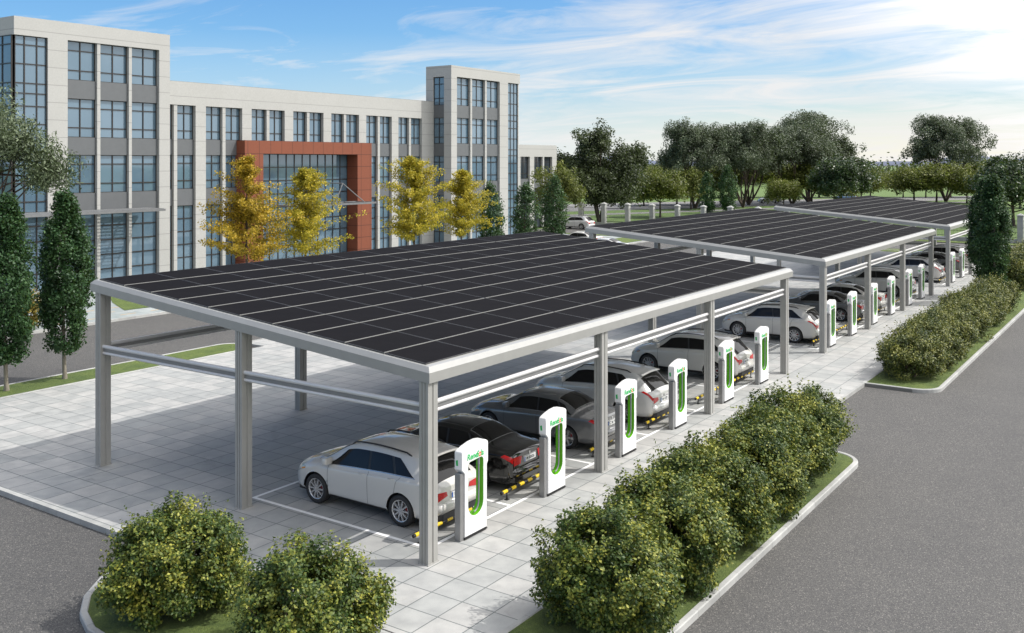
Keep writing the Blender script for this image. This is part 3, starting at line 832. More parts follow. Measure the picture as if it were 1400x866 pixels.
def make_car(style, paintm, label=None, plate='A 10 248'):
    s = STY[style]; L = s['L']; F = {k: pchip(s[k]) for k in ('zb', 'zt', 'zs', 'w', 'wr_')}
    def keys(u):
        zb, zt, zs, w, wr_ = (F[k](u) for k in ('zb', 'zt', 'zs', 'w', 'wr_'))
        zs = min(zs, zt - .03); g = zt - zs; k = min(1.0, g / .35)
        return [(w - .14, zb), (w - .035, zb + .07), (w - .004, zb + .42 * (zs - zb)), (w, zs - .12), (w - .045 - .02 * k, zs - .0),
                (wr_ + .02 * k, zt - .03 - .055 * k), (wr_ - .09, zt - .012 - .01 * k), (wr_ * .5, zt + .012), (0, zt + .022)]
    cache = {}
    def sec(u):
        q = round(u, 4)
        if q not in cache: cache[q] = catmull(keys(u), 6)
        return cache[q]
    def SP(u, t):
        P, ts = sec(u); x = t * 6; i = min(int(x), len(P) - 2); f = x - i
        p = P[i].lerp(P[i + 1], f); return Vector((p.x, u, p.y))
    def nrm(u, t):
        e = .02; du = SP(min(u + e, L), t) - SP(max(u - e, 0), t); dt = SP(u, min(t + .1, 8)) - SP(u, max(t - .1, 0))
        v = dt.cross(du)
        if v.length < 1e-9: return Vector((0, 0, 1))
        v.normalize()
        if v.x * 1 + v.z * .3 < 0: v = -v
        return v
    yo = -L / 2
    root = empty('parked_car')
    # body
    us = sorted(set([0, .012, .03, .05, .07, .1, .13, .17, .21, .26] + [L - d for d in (0, .012, .03, .06, .1, .15)] + list(np.arange(.3, L - .17, .045).round(4))))
    nt = 49; V = []; 
    for u in us:
        P, _ = sec(u)
        V.append([Vector((p.x, u, p.y)) for p in P])
    Rw = s['wr'] + .055
    for wu in s['wu']:
        cz = s['wr'] + .0
        for i, row in enumerate(V):
            for k, p in enumerate(row):
                if k > 30: continue
                d = Vector((p.y - wu, p.z - cz))
                if abs(d.length - Rw) < .036 and d.length > 1e-4:
                    q = d.normalized() * Rw; p.y = wu + q.x; p.z = cz + q.y
    mb = MB(); vs = []; nu = len(us)
    for sgn in (1, -1):
        for row in V: vs += [(sgn * p.x, p.y + yo, p.z) for p in row]
    fs = []
    for h in range(2):
        b0 = h * nu * nt
        for i in range(nu - 1):
            for k in range(nt - 1):
                ids = [(i, k), (i + 1, k), (i + 1, k + 1), (i, k + 1)]
                c = sum((V[a_][b_] for a_, b_ in ids), Vector()) / 4
                if k < 30 and any((Vector((c.y - wu, c.z - s['wr']))).length < Rw - .002 for wu in s['wu']): continue
                f = [b0 + a_ * nt + b_ for a_, b_ in ids]
                fs.append(f if h == 0 else f[::-1])
    mb.add(vs, fs, True)
    for row, uu in ((V[0], 0), (V[-1], L)):
        loop = [(p.x, p.y + yo, p.z) for p in row] + [(-p.x, p.y + yo, p.z) for p in row[::-1][1:]]
        mb.add(loop, [list(range(len(loop)))])
    me_o = mb.build('body', paintm, root)
    bm = bmesh.new(); bm.from_mesh(me_o.data); bmesh.ops.remove_doubles(bm, verts=bm.verts, dist=.0005)
    bmesh.ops.recalc_face_normals(bm, faces=bm.faces); bm.to_mesh(me_o.data); bm.free()
    # draped patches
    def patch(c00, c10, c11, c01, off=.004, nu_=12, nv=8, sym=1, into=None):
        """corners are (u,t): bottom-rear, bottom-front, top-front, top-rear"""
        m = into or MB()
        for sg in ((1, -1) if sym == 2 else (sym,)):
            vs = []
            for j in range(nv + 1):
                for i in range(nu_ + 1):
                    a_ = i / nu_; b_ = j / nv
                    u = (c00[0] * (1 - a_) + c10[0] * a_) * (1 - b_) + (c01[0] * (1 - a_) + c11[0] * a_) * b_
                    t = (c00[1] * (1 - a_) + c10[1] * a_) * (1 - b_) + (c01[1] * (1 - a_) + c11[1] * a_) * b_
                    p = SP(u, t) + nrm(u, t) * off
                    vs.append((sg * p.x, p.y + yo, p.z))
            m.add(vs, [[j * (nu_ + 1) + i, j * (nu_ + 1) + i + 1, (j + 1) * (nu_ + 1) + i + 1, (j + 1) * (nu_ + 1) + i] for j in range(nv) for i in range(nu_)], True)
        return m
    def wide(u0, u1, t0a, t0b, off, name, mat):
        """patch crossing the middle of the car"""
        m = MB(); nu_, nv = 10, 24; vs = []
        for i in range(nu_ + 1):
            u = u0 + (u1 - u0) * i / nu_; t0 = t0a + (t0b - t0a) * i / nu_
            for j in range(nv + 1):
                q = -1 + 2 * j / nv; sg = 1 if q >= 0 else -1; t = 8 - (8 - t0) * abs(q)
                p = SP(u, t); n_ = nrm(u, t); n_ = Vector((abs(n_.x) * (0 if abs(q) < .01 else 1), n_.y, abs(n_.z)))
                p = p + n_ * off; vs.append((sg * p.x, p.y + yo, p.z))
        m.add(vs, [[i * (nv + 1) + j, i * (nv + 1) + j + 1, (i + 1) * (nv + 1) + j + 1, (i + 1) * (nv + 1) + j] for i in range(nu_) for j in range(nv)], True)
        return m.build(name, mat, root)
    if style == 'sedan': wide(s['rear'][0] - .02, s['rear'][1] + .018, 5.42, 5.12, .002, 'rear_window_trim', M['chrome'])
    wide(s['rear'][0], s['rear'][1], 5.55, 5.25, .0045, 'rear_window', M['car_glass'])
    wide(s['shield'][0], s['shield'][1], 5.2, 5.25, .004, 'windshield', M['car_glass'])
    d0 = s['doors']
    for sg in (1, -1):
        # chrome line round the side glass, then the panes
        m = patch((d0[2][0][0] - .03, 4.04), (d0[0][0][1] + .03, 4.05), (d0[0][0][1] + .03, 4.085), (d0[2][0][0] - .03, 4.08), .007, 40, 1, sg)
        m.build('window_trim', M['chrome'], root)
        patch((d0[2][0][0] + .05, 4.1), (d0[0][0][1] - .1, 4.1), (d0[0][1][1] - .05, 4.86), (d0[2][1][0] + .05, 4.86), .0022, 40, 8, sg).build('window_pillars', M['dark'], root)
        for (b0, b1), (t0, t1) in d0:
            patch((b0, 4.1), (b1, 4.1), (t1, 4.86), (t0, 4.86), .004, 14, 8, sg).build('side_window', M['car_glass'], root)
    # shut lines
    for sg in (1, -1):
        for u in s['seams'][:2]: patch((u, .9), (u + .010, .9), (u + .010, 4.0), (u, 4.0), .0025, 1, 24, sg).build('door_seam', M['dark'], root)
        u = s['seams'][2]; patch((u + .22, 1.3), (u + .23, 1.3), (u - .03, 4.0), (u - .04, 4.0), .0025, 1, 24, sg).build('door_seam', M['dark'], root)
        patch((s['cowl'], 5.0), (s['cowl'] + .012, 5.0), (s['cowl'] + .012, 8), (s['cowl'], 8), .0025, 1, 16, sg).build('bonnet_seam', M['dark'], root)
    # lower cladding and underfloor
    for sg in (1, -1):
        patch((s['wu'][0] + Rw + .02, 0.0), (s['wu'][1] - Rw - .02, 0.0), (s['wu'][1] - Rw - .02, 1.02), (s['wu'][0] + Rw + .02, 1.02), .006, 30, 4, sg).build('sill', M['dark'], root)
    m = MB(); m.box(-.78, .78, .15 + yo, L - .25 + yo, .22, .34); m.build('underfloor', M['dark'], root)
    wz = F['w']
    # rear bumper
    m = MB(); hw = wz(0.03) - .02
    prof = [(-hw, .12), (-hw + .04, -.03), (-hw + .16, -.07), (hw - .16, -.07), (hw - .04, -.03), (hw, .12)]
    m.prism([(x, y + yo) for x, y in prof], 'z', .40, .64 if style == 'suv' else .60)
    bo = m.build('rear_bumper', paintm, root)
    bv = bmesh.new(); bv.from_mesh(bo.data); bmesh.ops.bevel(bv, geom=bv.edges[:], offset=.025, segments=3, affect='EDGES'); bv.to_mesh(bo.data); bv.free()
    for p in bo.data.polygons: p.use_smooth = True
    m = MB(); m.prism([(x * .97, y + .004 + yo) for x, y in prof], 'z', .27, .402); m.build('bumper_skirt', M['dark'] if style == 'suv' else M['car_black'], root)
    # tail lamps
    for sg in (1, -1):
        if style == 'suv':
            m = patch((.008, 3.2), (.36, 3.45), (.30, 3.95), (.012, 3.95), .006, 10, 6, sg)
            x0_, x1_ = (.40, .74)
            m.prism([(sg * x0_, .76), (sg * x1_, .70), (sg * x1_, .89), (sg * (x0_ + .04), .86)], 'y', -.014 + yo, .01 + yo)
        else:
            m = patch((.008, 3.0), (.30, 3.3), (.22, 3.95), (.012, 3.95), .006, 10, 6, sg)
            x0_, x1_ = (.36, .71)
            m.prism([(sg * (x0_ + .06), .69), (sg * x1_, .69), (sg * x1_, .90), (sg * x0_, .88)], 'y', -.014 + yo, .01 + yo)
        m.build('tail_light', M['red_light'], root)
        m = patch((L - .62, 3.35), (L - .16, 2.9), (L - .14, 3.9), (L - .50, 3.95), .006, 10, 5, sg); m.build('headlight', M['head_light'], root)
        m = patch((L - .60, 3.1), (L - .45, 3.1), (L - .45, 3.35), (L - .60, 3.3), .008, 3, 2, sg); m.build('indicator', M['amber'], root)
        # mirror
        p = SP(s['shield'][1] - .28, 4.15)
        m = MB(); m.box(sg * (p.x - .02), sg * (p.x + .23), p.y - .07 + yo, p.y + .08 + yo, p.z + .0, p.z + .17, .05); m.build('side_mirror', paintm, root)
        for u in (s['seams'][0] + .18, s['seams'][2] + .22):
            p = SP(u, 3.45); m = MB(); m.tube([(sg * (p.x + .002), u - .09 + yo, p.z), (sg * (p.x + .028), u - .07 + yo, p.z), (sg * (p.x + .028), u + .07 + yo, p.z), (sg * (p.x + .002), u + .09 + yo, p.z)], .014, 8)
            m.build('door_handle', paintm, root)
        m = MB(); m.tube([(sg * .48, -.06 + yo, .31), (sg * .48, .2 + yo, .31)], .04, 12); m.build('exhaust', M['chrome'], root)
        if style == 'suv':
            P = []
            for i in range(13):
                u = .85 + 1.95 * i / 12; p = SP(u, 5.35); P.append((sg * (p.x - .01), u + yo, p.z + .045 - (.06 if i in (0, 12) else 0)))
            m = MB(); m.tube(P, .02, 8); m.build('roof_rail', M['dark'], root)
    # grille, plates, badge
    m = MB(); m.box(-.42, .42, L - .03 + yo, L + .012 + yo, .36, .55, .02); m.build('grille', M['dark'], root)
    zp = .74 if style == 'suv' else .76
    m = MB(); m.box(-.27, .27, -.022 + yo, 0 + yo, zp - .065, zp + .065, .004); pl = m.build('licence_plate', M['plate'], root)
    m = MB(); m.box(-.262, -.215, -.026 + yo, -.022 + yo, zp - .058, zp + .058); m.build('plate_band', M['plate_blue'], pl)
    me = text_mesh(plate, .105, M['ink'], 'plate_text', .001); t_ = link('plate_text', me, pl, (.02, -.0235 + yo, zp)); t_.rotation_euler = (R(90), 0, 0)
    m = MB(); m.tube([(0, -.012 + yo, zp + .13), (0, .01 + yo, zp + .13)], .038, 20); m.build('badge', M['chrome'], root)
    m = MB(); m.box(-.30, .30, -.018 + yo, .0 + yo, zp + .075, zp + .095, .004); m.build('boot_trim', M['chrome'], root)
    if style == 'suv':
        m = MB(); pts = []
        for i in range(9):
            x = -.62 + 1.24 * i / 8; pts.append((x, .50 + .05 * (x / .62) ** 2 + yo, 1.565 - .05 * (x / .62) ** 2))
        vs = []
        for x, y, z in pts: vs += [(x, y + .14, z + .045), (x, y - .10, z + .012), (x, y - .10, z - .012), (x, y + .14, z - .0)]
        fs = []
        for i in range(8):
            for k in range(4): fs.append([i * 4 + k, i * 4 + (k + 1) % 4, i * 4 + 4 + (k + 1) % 4, i * 4 + 4 + k])
        fs += [[0, 1, 2, 3], [32, 35, 34, 33]]
        m.add(vs, fs); m.build('roof_spoiler', paintm, root)
    # wheels
    r = s['wr']; first = None
    for wu in s['wu']:
        for sg in (1, -1):
            # arch liner
            m = MB(); n = 22
            a0 = [(-Rw * math.cos(R(180 * i / n)), r + Rw * math.sin(R(180 * i / n))) for i in range(n + 1)]
            xo = wz(wu) - .012; vs = [(sg * x, y + wu + yo, z) for x in (xo, .55) for y, z in a0]
            m.add(vs, [[i, i + 1, i + n + 2, i + n + 1] for i in range(n)], True)
            vs = [(sg * .55, y + wu + yo, z) for y, z in a0]; m.add(vs, [list(range(n + 1))]); m.build('wheel_arch', M['dark'], root)
            x = sg * (wz(wu) - .125)
            if first is None:
                wh = empty('wheel', (x, wu + yo, r)); adopt(wh, root)
                m = MB(); nn = 36; pr_ = [(.105, r * .68), (.118, r * .78), (.116, r * .93), (.09, r * .985), (.0, r), (-.09, r * .985), (-.11, r * .9), (-.11, r * .68)]
                vs = [(px, q * math.cos(2 * math.pi * i / nn), q * math.sin(2 * math.pi * i / nn)) for i in range(nn) for px, q in pr_]; k_ = len(pr_)
                m.add(vs, [[i * k_ + j, i * k_ + j + 1, ((i + 1) % nn) * k_ + j + 1, ((i + 1) % nn) * k_ + j] for i in range(nn) for j in range(k_ - 1)], True); m.build('tyre', M['rubber'], wh)
                m = MB(); pr_ = [(.107, r * .70), (.108, r * .66), (.09, r * .63), (.02, r * .61), (-.08, r * .62), (-.1, r * .7)]; k_ = len(pr_)
                vs = [(px, q * math.cos(2 * math.pi * i / nn), q * math.sin(2 * math.pi * i / nn)) for i in range(nn) for px, q in pr_]
                m.add(vs, [[i * k_ + j, i * k_ + j + 1, ((i + 1) % nn) * k_ + j + 1, ((i + 1) % nn) * k_ + j] for i in range(nn) for j in range(k_ - 1)], True)
                ns = 10 if style == 'suv' else 5
                for q in range(ns):
                    for dd in ((-.07, .07) if style == 'sedan' else (0,)):
                        t = 2 * math.pi * q / ns + dd; hw_ = .016 if style == 'suv' else .019
                        dv = Vector((0, math.cos(t), math.sin(t))); sv = Vector((0, -math.sin(t), math.cos(t)))
                        A_ = dv * .04; B_ = dv * r * .66
                        vs = [A_ + sv * hw_ * 1.3 + Vector((.098, 0, 0)), A_ - sv * hw_ * 1.3 + Vector((.098, 0, 0)), B_ - sv * hw_ + Vector((.100, 0, 0)), B_ + sv * hw_ + Vector((.100, 0, 0)),
                              A_ + sv * hw_ * 1.6 + Vector((.05, 0, 0)), A_ - sv * hw_ * 1.6 + Vector((.05, 0, 0)), B_ - sv * hw_ * 1.4 + Vector((.06, 0, 0)), B_ + sv * hw_ * 1.4 + Vector((.06, 0, 0))]
                        m.add(vs, [[0, 1, 2, 3], [0, 4, 5, 1], [1, 5, 6, 2], [2, 6, 7, 3], [3, 7, 4, 0]])
                m.tube([(.04, 0, 0), (.104, 0, 0)], .055, 18); m.build('rim', M['rim'], wh)
                m = MB(); m.tube([(-.02, 0, 0), (.03, 0, 0)], r * .52, 28); m.build('brake_disc', M['alu_dark'], wh)
                m = MB(); m.box(-.03, .05, r * .28, r * .46, -.02, .12, .01); m.build('brake_caliper', M['caliper'], wh)
                m = MB(); m.tube([(-.1, 0, 0), (-.06, 0, 0)], r * .66, 24); m.build('hub_back', M['dark'], wh)
                first = wh
            else:
                wh = copy_tree(first, root); wh.location = (x, wu + yo, r)
            wh.rotation_euler = (0 if sg > 0 else 0, 0, 0 if sg > 0 else math.pi)
    return root
P_ = {}
def put_car(style, col, x_near, y_rear, label, rz_=0.0, cat='car', group='cars parked under the canopies', plate='A 10 248', center=None):
    key = (style, col)
    if key in P_: o = copy_tree(P_[key])
    else:
        o = make_car(style, M[col], plate=plate); P_[key] = o
    s = STY[style]; w = max(p[1] for p in s['w'])
    if center: o.location = (center[0], center[1], center[2])
    else: o.location = (x_near + w, y_rear - s['wu'][0] + s['L'] / 2, 0)
    o.rotation_euler = (0, 0, rz_)
    tag(o, label, cat, group); return o
put_car('suv', 'car_white', 1.30, 1.92, 'nearest white SUV, reversed up to the first charging post', plate='BA 4528')
put_car('sedan', 'car_black', 4.45, 2.05, 'glossy black sedan with red tail lights', plate='M 00026')
put_car('sedan', 'car_grey', 8.65, 1.92, 'dark grey sedan between the black sedan and the silver SUV', plate='C 20 718')
put_car('suv', 'car_silver', 12.15, 1.90, 'silver SUV beside the empty bay of the nearest canopy', plate='BA 4528')
put_car('suv', 'car_white', 19.34, 1.90, 'white SUV parked just past the empty bay of the nearest canopy')
put_car('suv', 'car_white', 28.8, 1.90, 'white SUV in the first bay of the middle canopy')
put_car('sedan', 'car_grey', 36.2, 1.90, 'grey sedan under the middle canopy')
put_car('sedan', 'car_white', 40.0, 1.90, 'white sedan under the middle canopy, beside the grey sedan', plate='C 20 718')
put_car('suv', 'car_white', 47.5, 1.90, 'white SUV in the last bay of the middle canopy')
put_car('suv', 'car_white', 56.5, 1.90, 'white SUV in the first bay of the farthest canopy')
put_car('sedan', 'car_grey', 63.7, 1.90, 'grey sedan under the farthest canopy')
put_car('suv', 'car_white', 67.8, 1.90, 'white SUV beside the grey sedan under the farthest canopy')
put_car('suv', 'car_silver', 0, 0, 'grey SUV standing on the road by the large dark tree', group='cars on the roads around', center=(90.6, 50.4, AZ + .004))
put_car('sedan', 'car_white', 0, 0, 'white sedan behind the near canopy roof, by the small evergreens', group='cars on the roads around', center=(68.0, 36.6, 0.02))
put_car('sedan', 'car_silver', 0, 0, 'silver sedan seen between the first and second canopy roofs', group='cars on the roads around', center=(63.6, 31.4, AZ))
put_car('suv', 'car_silver', 0, 0, 'small silver SUV driving on the park road behind the trees', R(30), group='cars on the roads around', center=(178.0, 56.6, -0.15))
put_car('suv', 'car_blue', 0, 0, 'small blue car on the park road, half hidden by the farthest canopy', R(30), group='cars on the roads around', center=(198, 47.0, -0.15))

# ------------------------------------------------------------------ office buildings
def window(name, parent, w, h, cols, rows, loc, side=False, glass='glass', depth=0.10):
    """cols / rows: inner mullion positions as fractions; local x along the wall, local z up, glass facing -y (or -x)"""
    mb = MB(); t = 0.045
    mb.box(0, t, -depth, 0, 0, h); mb.box(w - t, w, -depth, 0, 0, h); mb.box(t, w - t, -depth, 0, 0, t); mb.box(t, w - t, -depth, 0, h - t, h)
    for c in cols: mb.box(w * c - .036, w * c + .036, -depth + .003, 0, t, h - t)
    xs = [t] + [v for c in cols for v in (w * c - .036, w * c + .036)] + [w - t]
    for r_ in rows:
        for k in range(0, len(xs), 2): mb.box(xs[k], xs[k + 1], -depth + .008, 0, h * r_ - .036, h * r_ + .036)
    o = mb.build('window', M['mullion'], parent, loc)
    if side: o.rotation_euler = (0, 0, R(-90)); o.location = (loc[0], loc[1] + w, loc[2])
    m2 = MB(); m2.add([(t * .5, -.045, t * .5), (w - t * .5, -.045, t * .5), (w - t * .5, -.045, h - t * .5), (t * .5, -.045, h - t * .5)], [[0, 1, 2, 3]])
    m2.build('pane', M[glass], o)
    return o

FL = [(13.85, 16.45), (10.02, 12.61), (6.26, 8.84)]
def spandrel(parent, x0, x1, y, z0, z1, side=False):
    mb = MB()
    if side: mb.box(y, y + .2, x0, x1, z0, z1)
    else: mb.box(x0, x1, y, y + .2, z0, z1)
    mb.build('spandrel', M['spandrel'], parent)

B = empty('office_building', (45, 48, 0), 0, 'long pale stone office building with two towers and grid windows', 'building')
BX = Vector((45, 48, 0))
bparts = {}
def BP(mb, name, mat):
    o = mb.build(name, mat, B); o.location = -BX; return o
class Off:      # children of B are given world coordinates through this proxy
    pass
HOLD = empty('wall_group')  # temporary
bpy.data.objects.remove(HOLD)
before = set(bpy.data.objects.keys())

# left tower
mb = MB(); T1Y = 48.0
mb.box(17.27, 28.80, 48.0, 66, 16.45, 17.63)
for xa, xb in ((19.51, 20.88), (23.05, 23.29), (25.48, 25.71), (27.90, 28.80)): mb.box(xa, xb, 48.0 + (0.0 if xb - xa > .5 else 0.06), 48.6, 0, 16.45)
mb.box(19.7, 28.80, 48.6, 66, 0, 16.45)
mb.build('tower_wall', M['stone'], B)
cols3 = ((20.88, 23.05), (23.29, 25.48), (25.71, 27.90))
for xa, xb in cols3:
    for z0, z1 in FL: window('w', B, xb - xa, z1 - z0, (.5,), (.25, .76), (xa, 48.42, z0))
    for z0, z1 in ((12.61, 13.85), (8.84, 10.02), (5.0, 6.26)): spandrel(B, xa, xb, 48.20, z0, z1)
    window('w', B, xb - xa, 5.0, (.5,), (.2, .4, .6, .8), (xa, 48.42, 0))
cz = [1.1, 2.2, 3.2, 4.2, 5.1, 5.8, 7.0, 8.1, 8.95, 9.6, 10.8, 11.95, 12.77, 13.42, 14.65, 15.87]
window('w', B, 2.11, 16.45, (.30, .69), [z / 16.45 for z in cz], (17.40, 48.24, 0))
window('w', B, 5.6, 16.45, (.1, .2, .35, .5, .65, .8), [z / 16.45 for z in cz], (17.32, 48.25, 0), True)
mb = MB(); mb.box(17.45, 19.70, 48.26, 66, 0, 16.44); mb.build('dark_core', M['mullion'], B)

# middle wing
WY = 50.4
mb = MB()
mb.box(28.80, 62.02, WY, 66, 12.74, 14.55)
mods = [33.86 + 4.57 * k for k in range(-1, 6)]
edges = []
for a0 in mods:
    edges += [(a0, a0 + 1.65), (a0 + 1.95, a0 + 3.6)]
px = 28.80
for xa, xb in edges:
    wdt = xa - px
    if wdt > 0.02: mb.box(px, xa, WY + (0.0 if wdt > .5 else 0.05), WY + .55, 9.1 if 38.9 < px and xa < 50.3 else 0, 12.74)
    px = xb
mb.box(px, 62.02, WY, WY + .55, 0, 12.74)
mb.box(28.80, 62.02, WY + 1.3, 66, 0, 12.74)
mb.box(28.80, 37.2, WY + .55, WY + 1.3, 0, 12.74); mb.box(51.9, 62.02, WY + .55, WY + 1.3, 0, 12.74); mb.box(37.2, 51.9, WY + .55, WY + 1.3, 9.1, 12.74)
mb.build('wing_wall', M['stone'], B)
for i, (xa, xb) in enumerate(edges):
    window('w', B, xb - xa, 2.63, (.5,), (.25, .76), (xa, WY + .42, 10.11))
    if 38.0 < xa < 50.9: continue
    window('w', B, xb - xa, 2.63, (.5,), (.25, .76), (xa, WY + .42, 6.27))
    window('w', B, xb - xa, 5.0, (.5,), (.2, .4, .6, .8), (xa, WY + .42, 0))
    for z0, z1 in ((8.9, 10.11), (5.0, 6.27)): spandrel(B, xa, xb, WY + .22, z0, z1)
# red entrance portal with a glass wall inside
mb = MB(); PY = 49.6
mb.box(37.05, 38.97, PY, 51.9, 0, 10.12); mb.box(50.13, 52.0, PY, 51.9, 0, 10.12); mb.box(38.97, 50.13, PY, 51.9, 9.03, 10.12)
mb.build('entrance_portal', M['red_clad'], B)
window('w', B, 11.16, 9.03, [k / 12 for k in range(1, 12)], [k / 8 for k in range(1, 8)], (38.97, 51.0, 0))
mb = MB()
for y in (46.9, 49.3): mb.box(40.2, 49.7, y, y + .14, 4.62, 4.78)
for k in range(7): mb.box(40.2 + k * 1.56, 40.32 + k * 1.56, 47.04, 49.6, 4.63, 4.77)
for ax in (42.6, 45.5):
    for q in ((ax + 2.8, 46.97, 4.75), (ax - .9, 46.97, 4.75), (ax, 51.25, 6.55)): mb.tube([(ax, 46.97, 6.5), q], .045, 8)
mb.build('entrance_canopy', M['steel_beam'], B)
mb = MB()
for y in (45.6, 47.9): mb.box(14.5, 26.7, y, y + .12, 4.95, 5.1)
for k in range(11): mb.box(14.5 + k * 1.205, 14.6 + k * 1.205, 45.72, 48.0, 4.955, 5.095)
for k in range(14): mb.box(14.5, 26.7, 45.80 + k * .15, 45.86 + k * .15, 5.097, 5.13)
mb.build('side_canopy', M['steel_beam'], B)

# right tower
mb = MB()
mb.box(62.02, 74.42, 48.0, 51.3, 17.03, 18.15)
for xa, xb in ((62.02, 62.96), (65.32, 65.61), (67.9, 68.2), (70.52, 72.09), (74.1, 74.25)): mb.box(xa, xb, 48.0 + (0.0 if xb - xa > .5 else 0.06), 48.6, 0, 17.03)
mb.box(62.96, 71.9, 48.6, 51.3, 0, 17.03)
mb.box(62.02, 62.5, 50.35, 51.3, 0, 17.03)
mb.box(62.02, 62.96, 48.6, 48.94, 0, 17.03)
mb.build('tower_wall', M['stone'], B)
FR = [(14.14, 16.97), (10.22, 12.87), (6.3, 8.97)]
for xa, xb in ((62.96, 65.32), (65.61, 67.9), (68.2, 70.52)):
    for z0, z1 in FR: window('w', B, xb - xa, z1 - z0, (.5,), (.25, .76), (xa, 48.42, z0))
    for z0, z1 in ((12.87, 14.14), (8.97, 10.22), (5.0, 6.3)): spandrel(B, xa, xb, 48.20, z0, z1)
    window('w', B, xb - xa, 5.0, (.5,), (.2, .4, .6, .8), (xa, 48.42, 0))
for z0, z1 in FR + [(0, 5.0)]: window('w', B, 1.41, z1 - z0, (.5,), (.25, .76), (62.22, 48.94, z0), True)
for z0, z1 in ((12.87, 14.14), (8.97, 10.22), (5.0, 6.3)): spandrel(B, 48.94, 50.35, 62.10, z0, z1, True)
window('w', B, 2.01, 16.9, (.34, .68), [z / 16.9 for z in cz if z < 16.4], (72.09, 48.24, 0.1))
for o in KIDS[B.name]:
    o.location = Vector(o.location) - BX

B2 = empty('office_annex', (84, 55, 0), 0, 'low pale annex block right of the far office tower', 'building')
mb = MB(); mb.box(74.5, 93.4, 55.0, 66, 9.0, 10.5)
ws2 = [(76.0, 78.0), (78.4, 80.4), (81.6, 83.6), (84.9, 87.0), (88.0, 90.0), (90.35, 92.3)]
px = 74.5
for xa, xb in ws2: mb.box(px, xa, 55.0, 55.5, 0, 9.0); px = xb
mb.box(px, 93.4, 55.0, 55.5, 0, 9.0); mb.box(74.5, 93.4, 55.5, 66, 0, 9.0)
mb.build('wall', M['stone'], B2)
for xa, xb in ws2:
    window('w', B2, xb - xa, 2.8, (.5,), (.25, .76), (xa, 55.4, 6.2), glass='glass_dark'); spandrel(B2, xa, xb, 55.2, 5.0, 6.2)
    window('w', B2, xb - xa, 5.0, (.5,), (.25, .5, .75), (xa, 55.4, 0), glass='glass_dark')
for o in KIDS[B2.name]: o.location = Vector(o.location) - Vector((84, 55, 0))

# ------------------------------------------------------------------ fence with stone pillars
FN = empty('park_fence', (97, 20, -.12), 0, 'dark railing fence with pale stone pillars behind the car park', 'fence')
ys = [0.9 + 3.5 * k for k in range(-5, 17)]
p0 = None
for y in ys:
    if p0 is None:
        mb = MB(); mb.box(-.27, .27, -.27, .27, 0, 2.85); mb.box(-.33, .33, -.33, .33, 2.85, 2.97)
        mb.add([(-.33, -.33, 2.97), (.33, -.33, 2.97), (.33, .33, 2.97), (-.33, .33, 2.97), (0, 0, 3.16)], [[0, 1, 4], [1, 2, 4], [2, 3, 4], [3, 0, 4]])
        p0 = mb.build('pillar', M['kerb'], FN, (0, y - 20, 0))
    else:
        c = p0.copy(); COL.objects.link(c); adopt(c, FN); c.location = (0, y - 20, 0)
r0 = None
for y in ys[:-1]:
    if r0 is None:
        mb = MB()
        for z in (.62, 1.15, 2.35): mb.box(-.02, .02, .27, 3.23, z, z + .04)
        for k in range(22): mb.box(-.011, .011, .33 + k * .134, .352 + k * .134, .5, 2.5)
        r0 = mb.build('railing', M['dark'], FN, (0, y - 20, 0))
        mb = MB(); mb.box(-.17, .17, .27, 3.23, 0, .48); w0 = mb.build('base_wall', M['kerb'], FN, (0, y - 20, 0))
    else:
        for s_ in (r0, w0):
            c = s_.copy(); COL.objects.link(c); adopt(c, FN); c.location = (0, y - 20, 0)

# ------------------------------------------------------------------ vegetation
def rand_dirs(n, up=0.0):
    v = rng.normal(size=(n, 3)); v[:, 2] += up
    return v / np.linalg.norm(v, axis=1, keepdims=True)
def leaf_mesh(name, P, size, mat, tone, aspect=0.5, up=0.5, outward=None, droop=0.0):
    n = len(P)
    nrm = rand_dirs(n, up)
    if outward is not None: nrm = nrm + outward * 0.7; nrm /= np.linalg.norm(nrm, axis=1, keepdims=True)
    a_ = rand_dirs(n); a_ -= nrm * np.sum(a_ * nrm, axis=1, keepdims=True); a_[:, 2] -= droop
    a_ /= np.linalg.norm(a_, axis=1, keepdims=True) + 1e-9
    b_ = np.cross(nrm, a_)
    s_ = size * rng.uniform(0.65, 1.3, (n, 1)) * .5
    k = rng.uniform(-.25, .25, (n, 1))
    V = np.stack([P - a_ * s_, P + b_ * s_ * aspect + a_ * s_ * .1, P + a_ * s_ + nrm * s_ * k, P - b_ * s_ * aspect + a_ * s_ * .1], 1).reshape(-1, 3)
    F = np.arange(n * 4).reshape(-1, 4)
    return np_mesh(name, V, F, mat, np.clip(tone, 0, 1))

def clump_leaves(C, rc, per, tone_c, spread=0.55, flat=1.0):
    """C (n,3) clump centres, rc (n,) radii"""
    n = len(C); cnt = np.maximum(3, (per * (rc / rc.mean()) ** 2).astype(int))
    idx = np.repeat(np.arange(n), cnt)
    d = rand_dirs(len(idx)); r_ = rng.uniform(0.15, 1.0, (len(idx), 1)) ** spread
    d[:, 2] *= flat
    P = C[idx] + d * r_ * rc[idx][:, None]
    tone = tone_c[idx] + rng.normal(0, .2, len(idx))
    return P, tone, d

def limb(mb, p, q, r0, r1, bend=0.12, n=6, sides=6):
    p = Vector(p); q = Vector(q); L_ = (q - p).length
    o1 = Vector(rng.normal(size=3)) * bend * L_ * .5; o1.z = abs(o1.z) * .4
    pts = []; rs = []
    for i in range(n + 1):
        t = i / n; c = p.lerp(q, t) + o1 * math.sin(math.pi * t) + Vector((0, 0, -1)) * 0
        pts.append(c); rs.append(r0 + (r1 - r0) * t)
    mb.tube(pts, rs, sides, cap=False); return pts

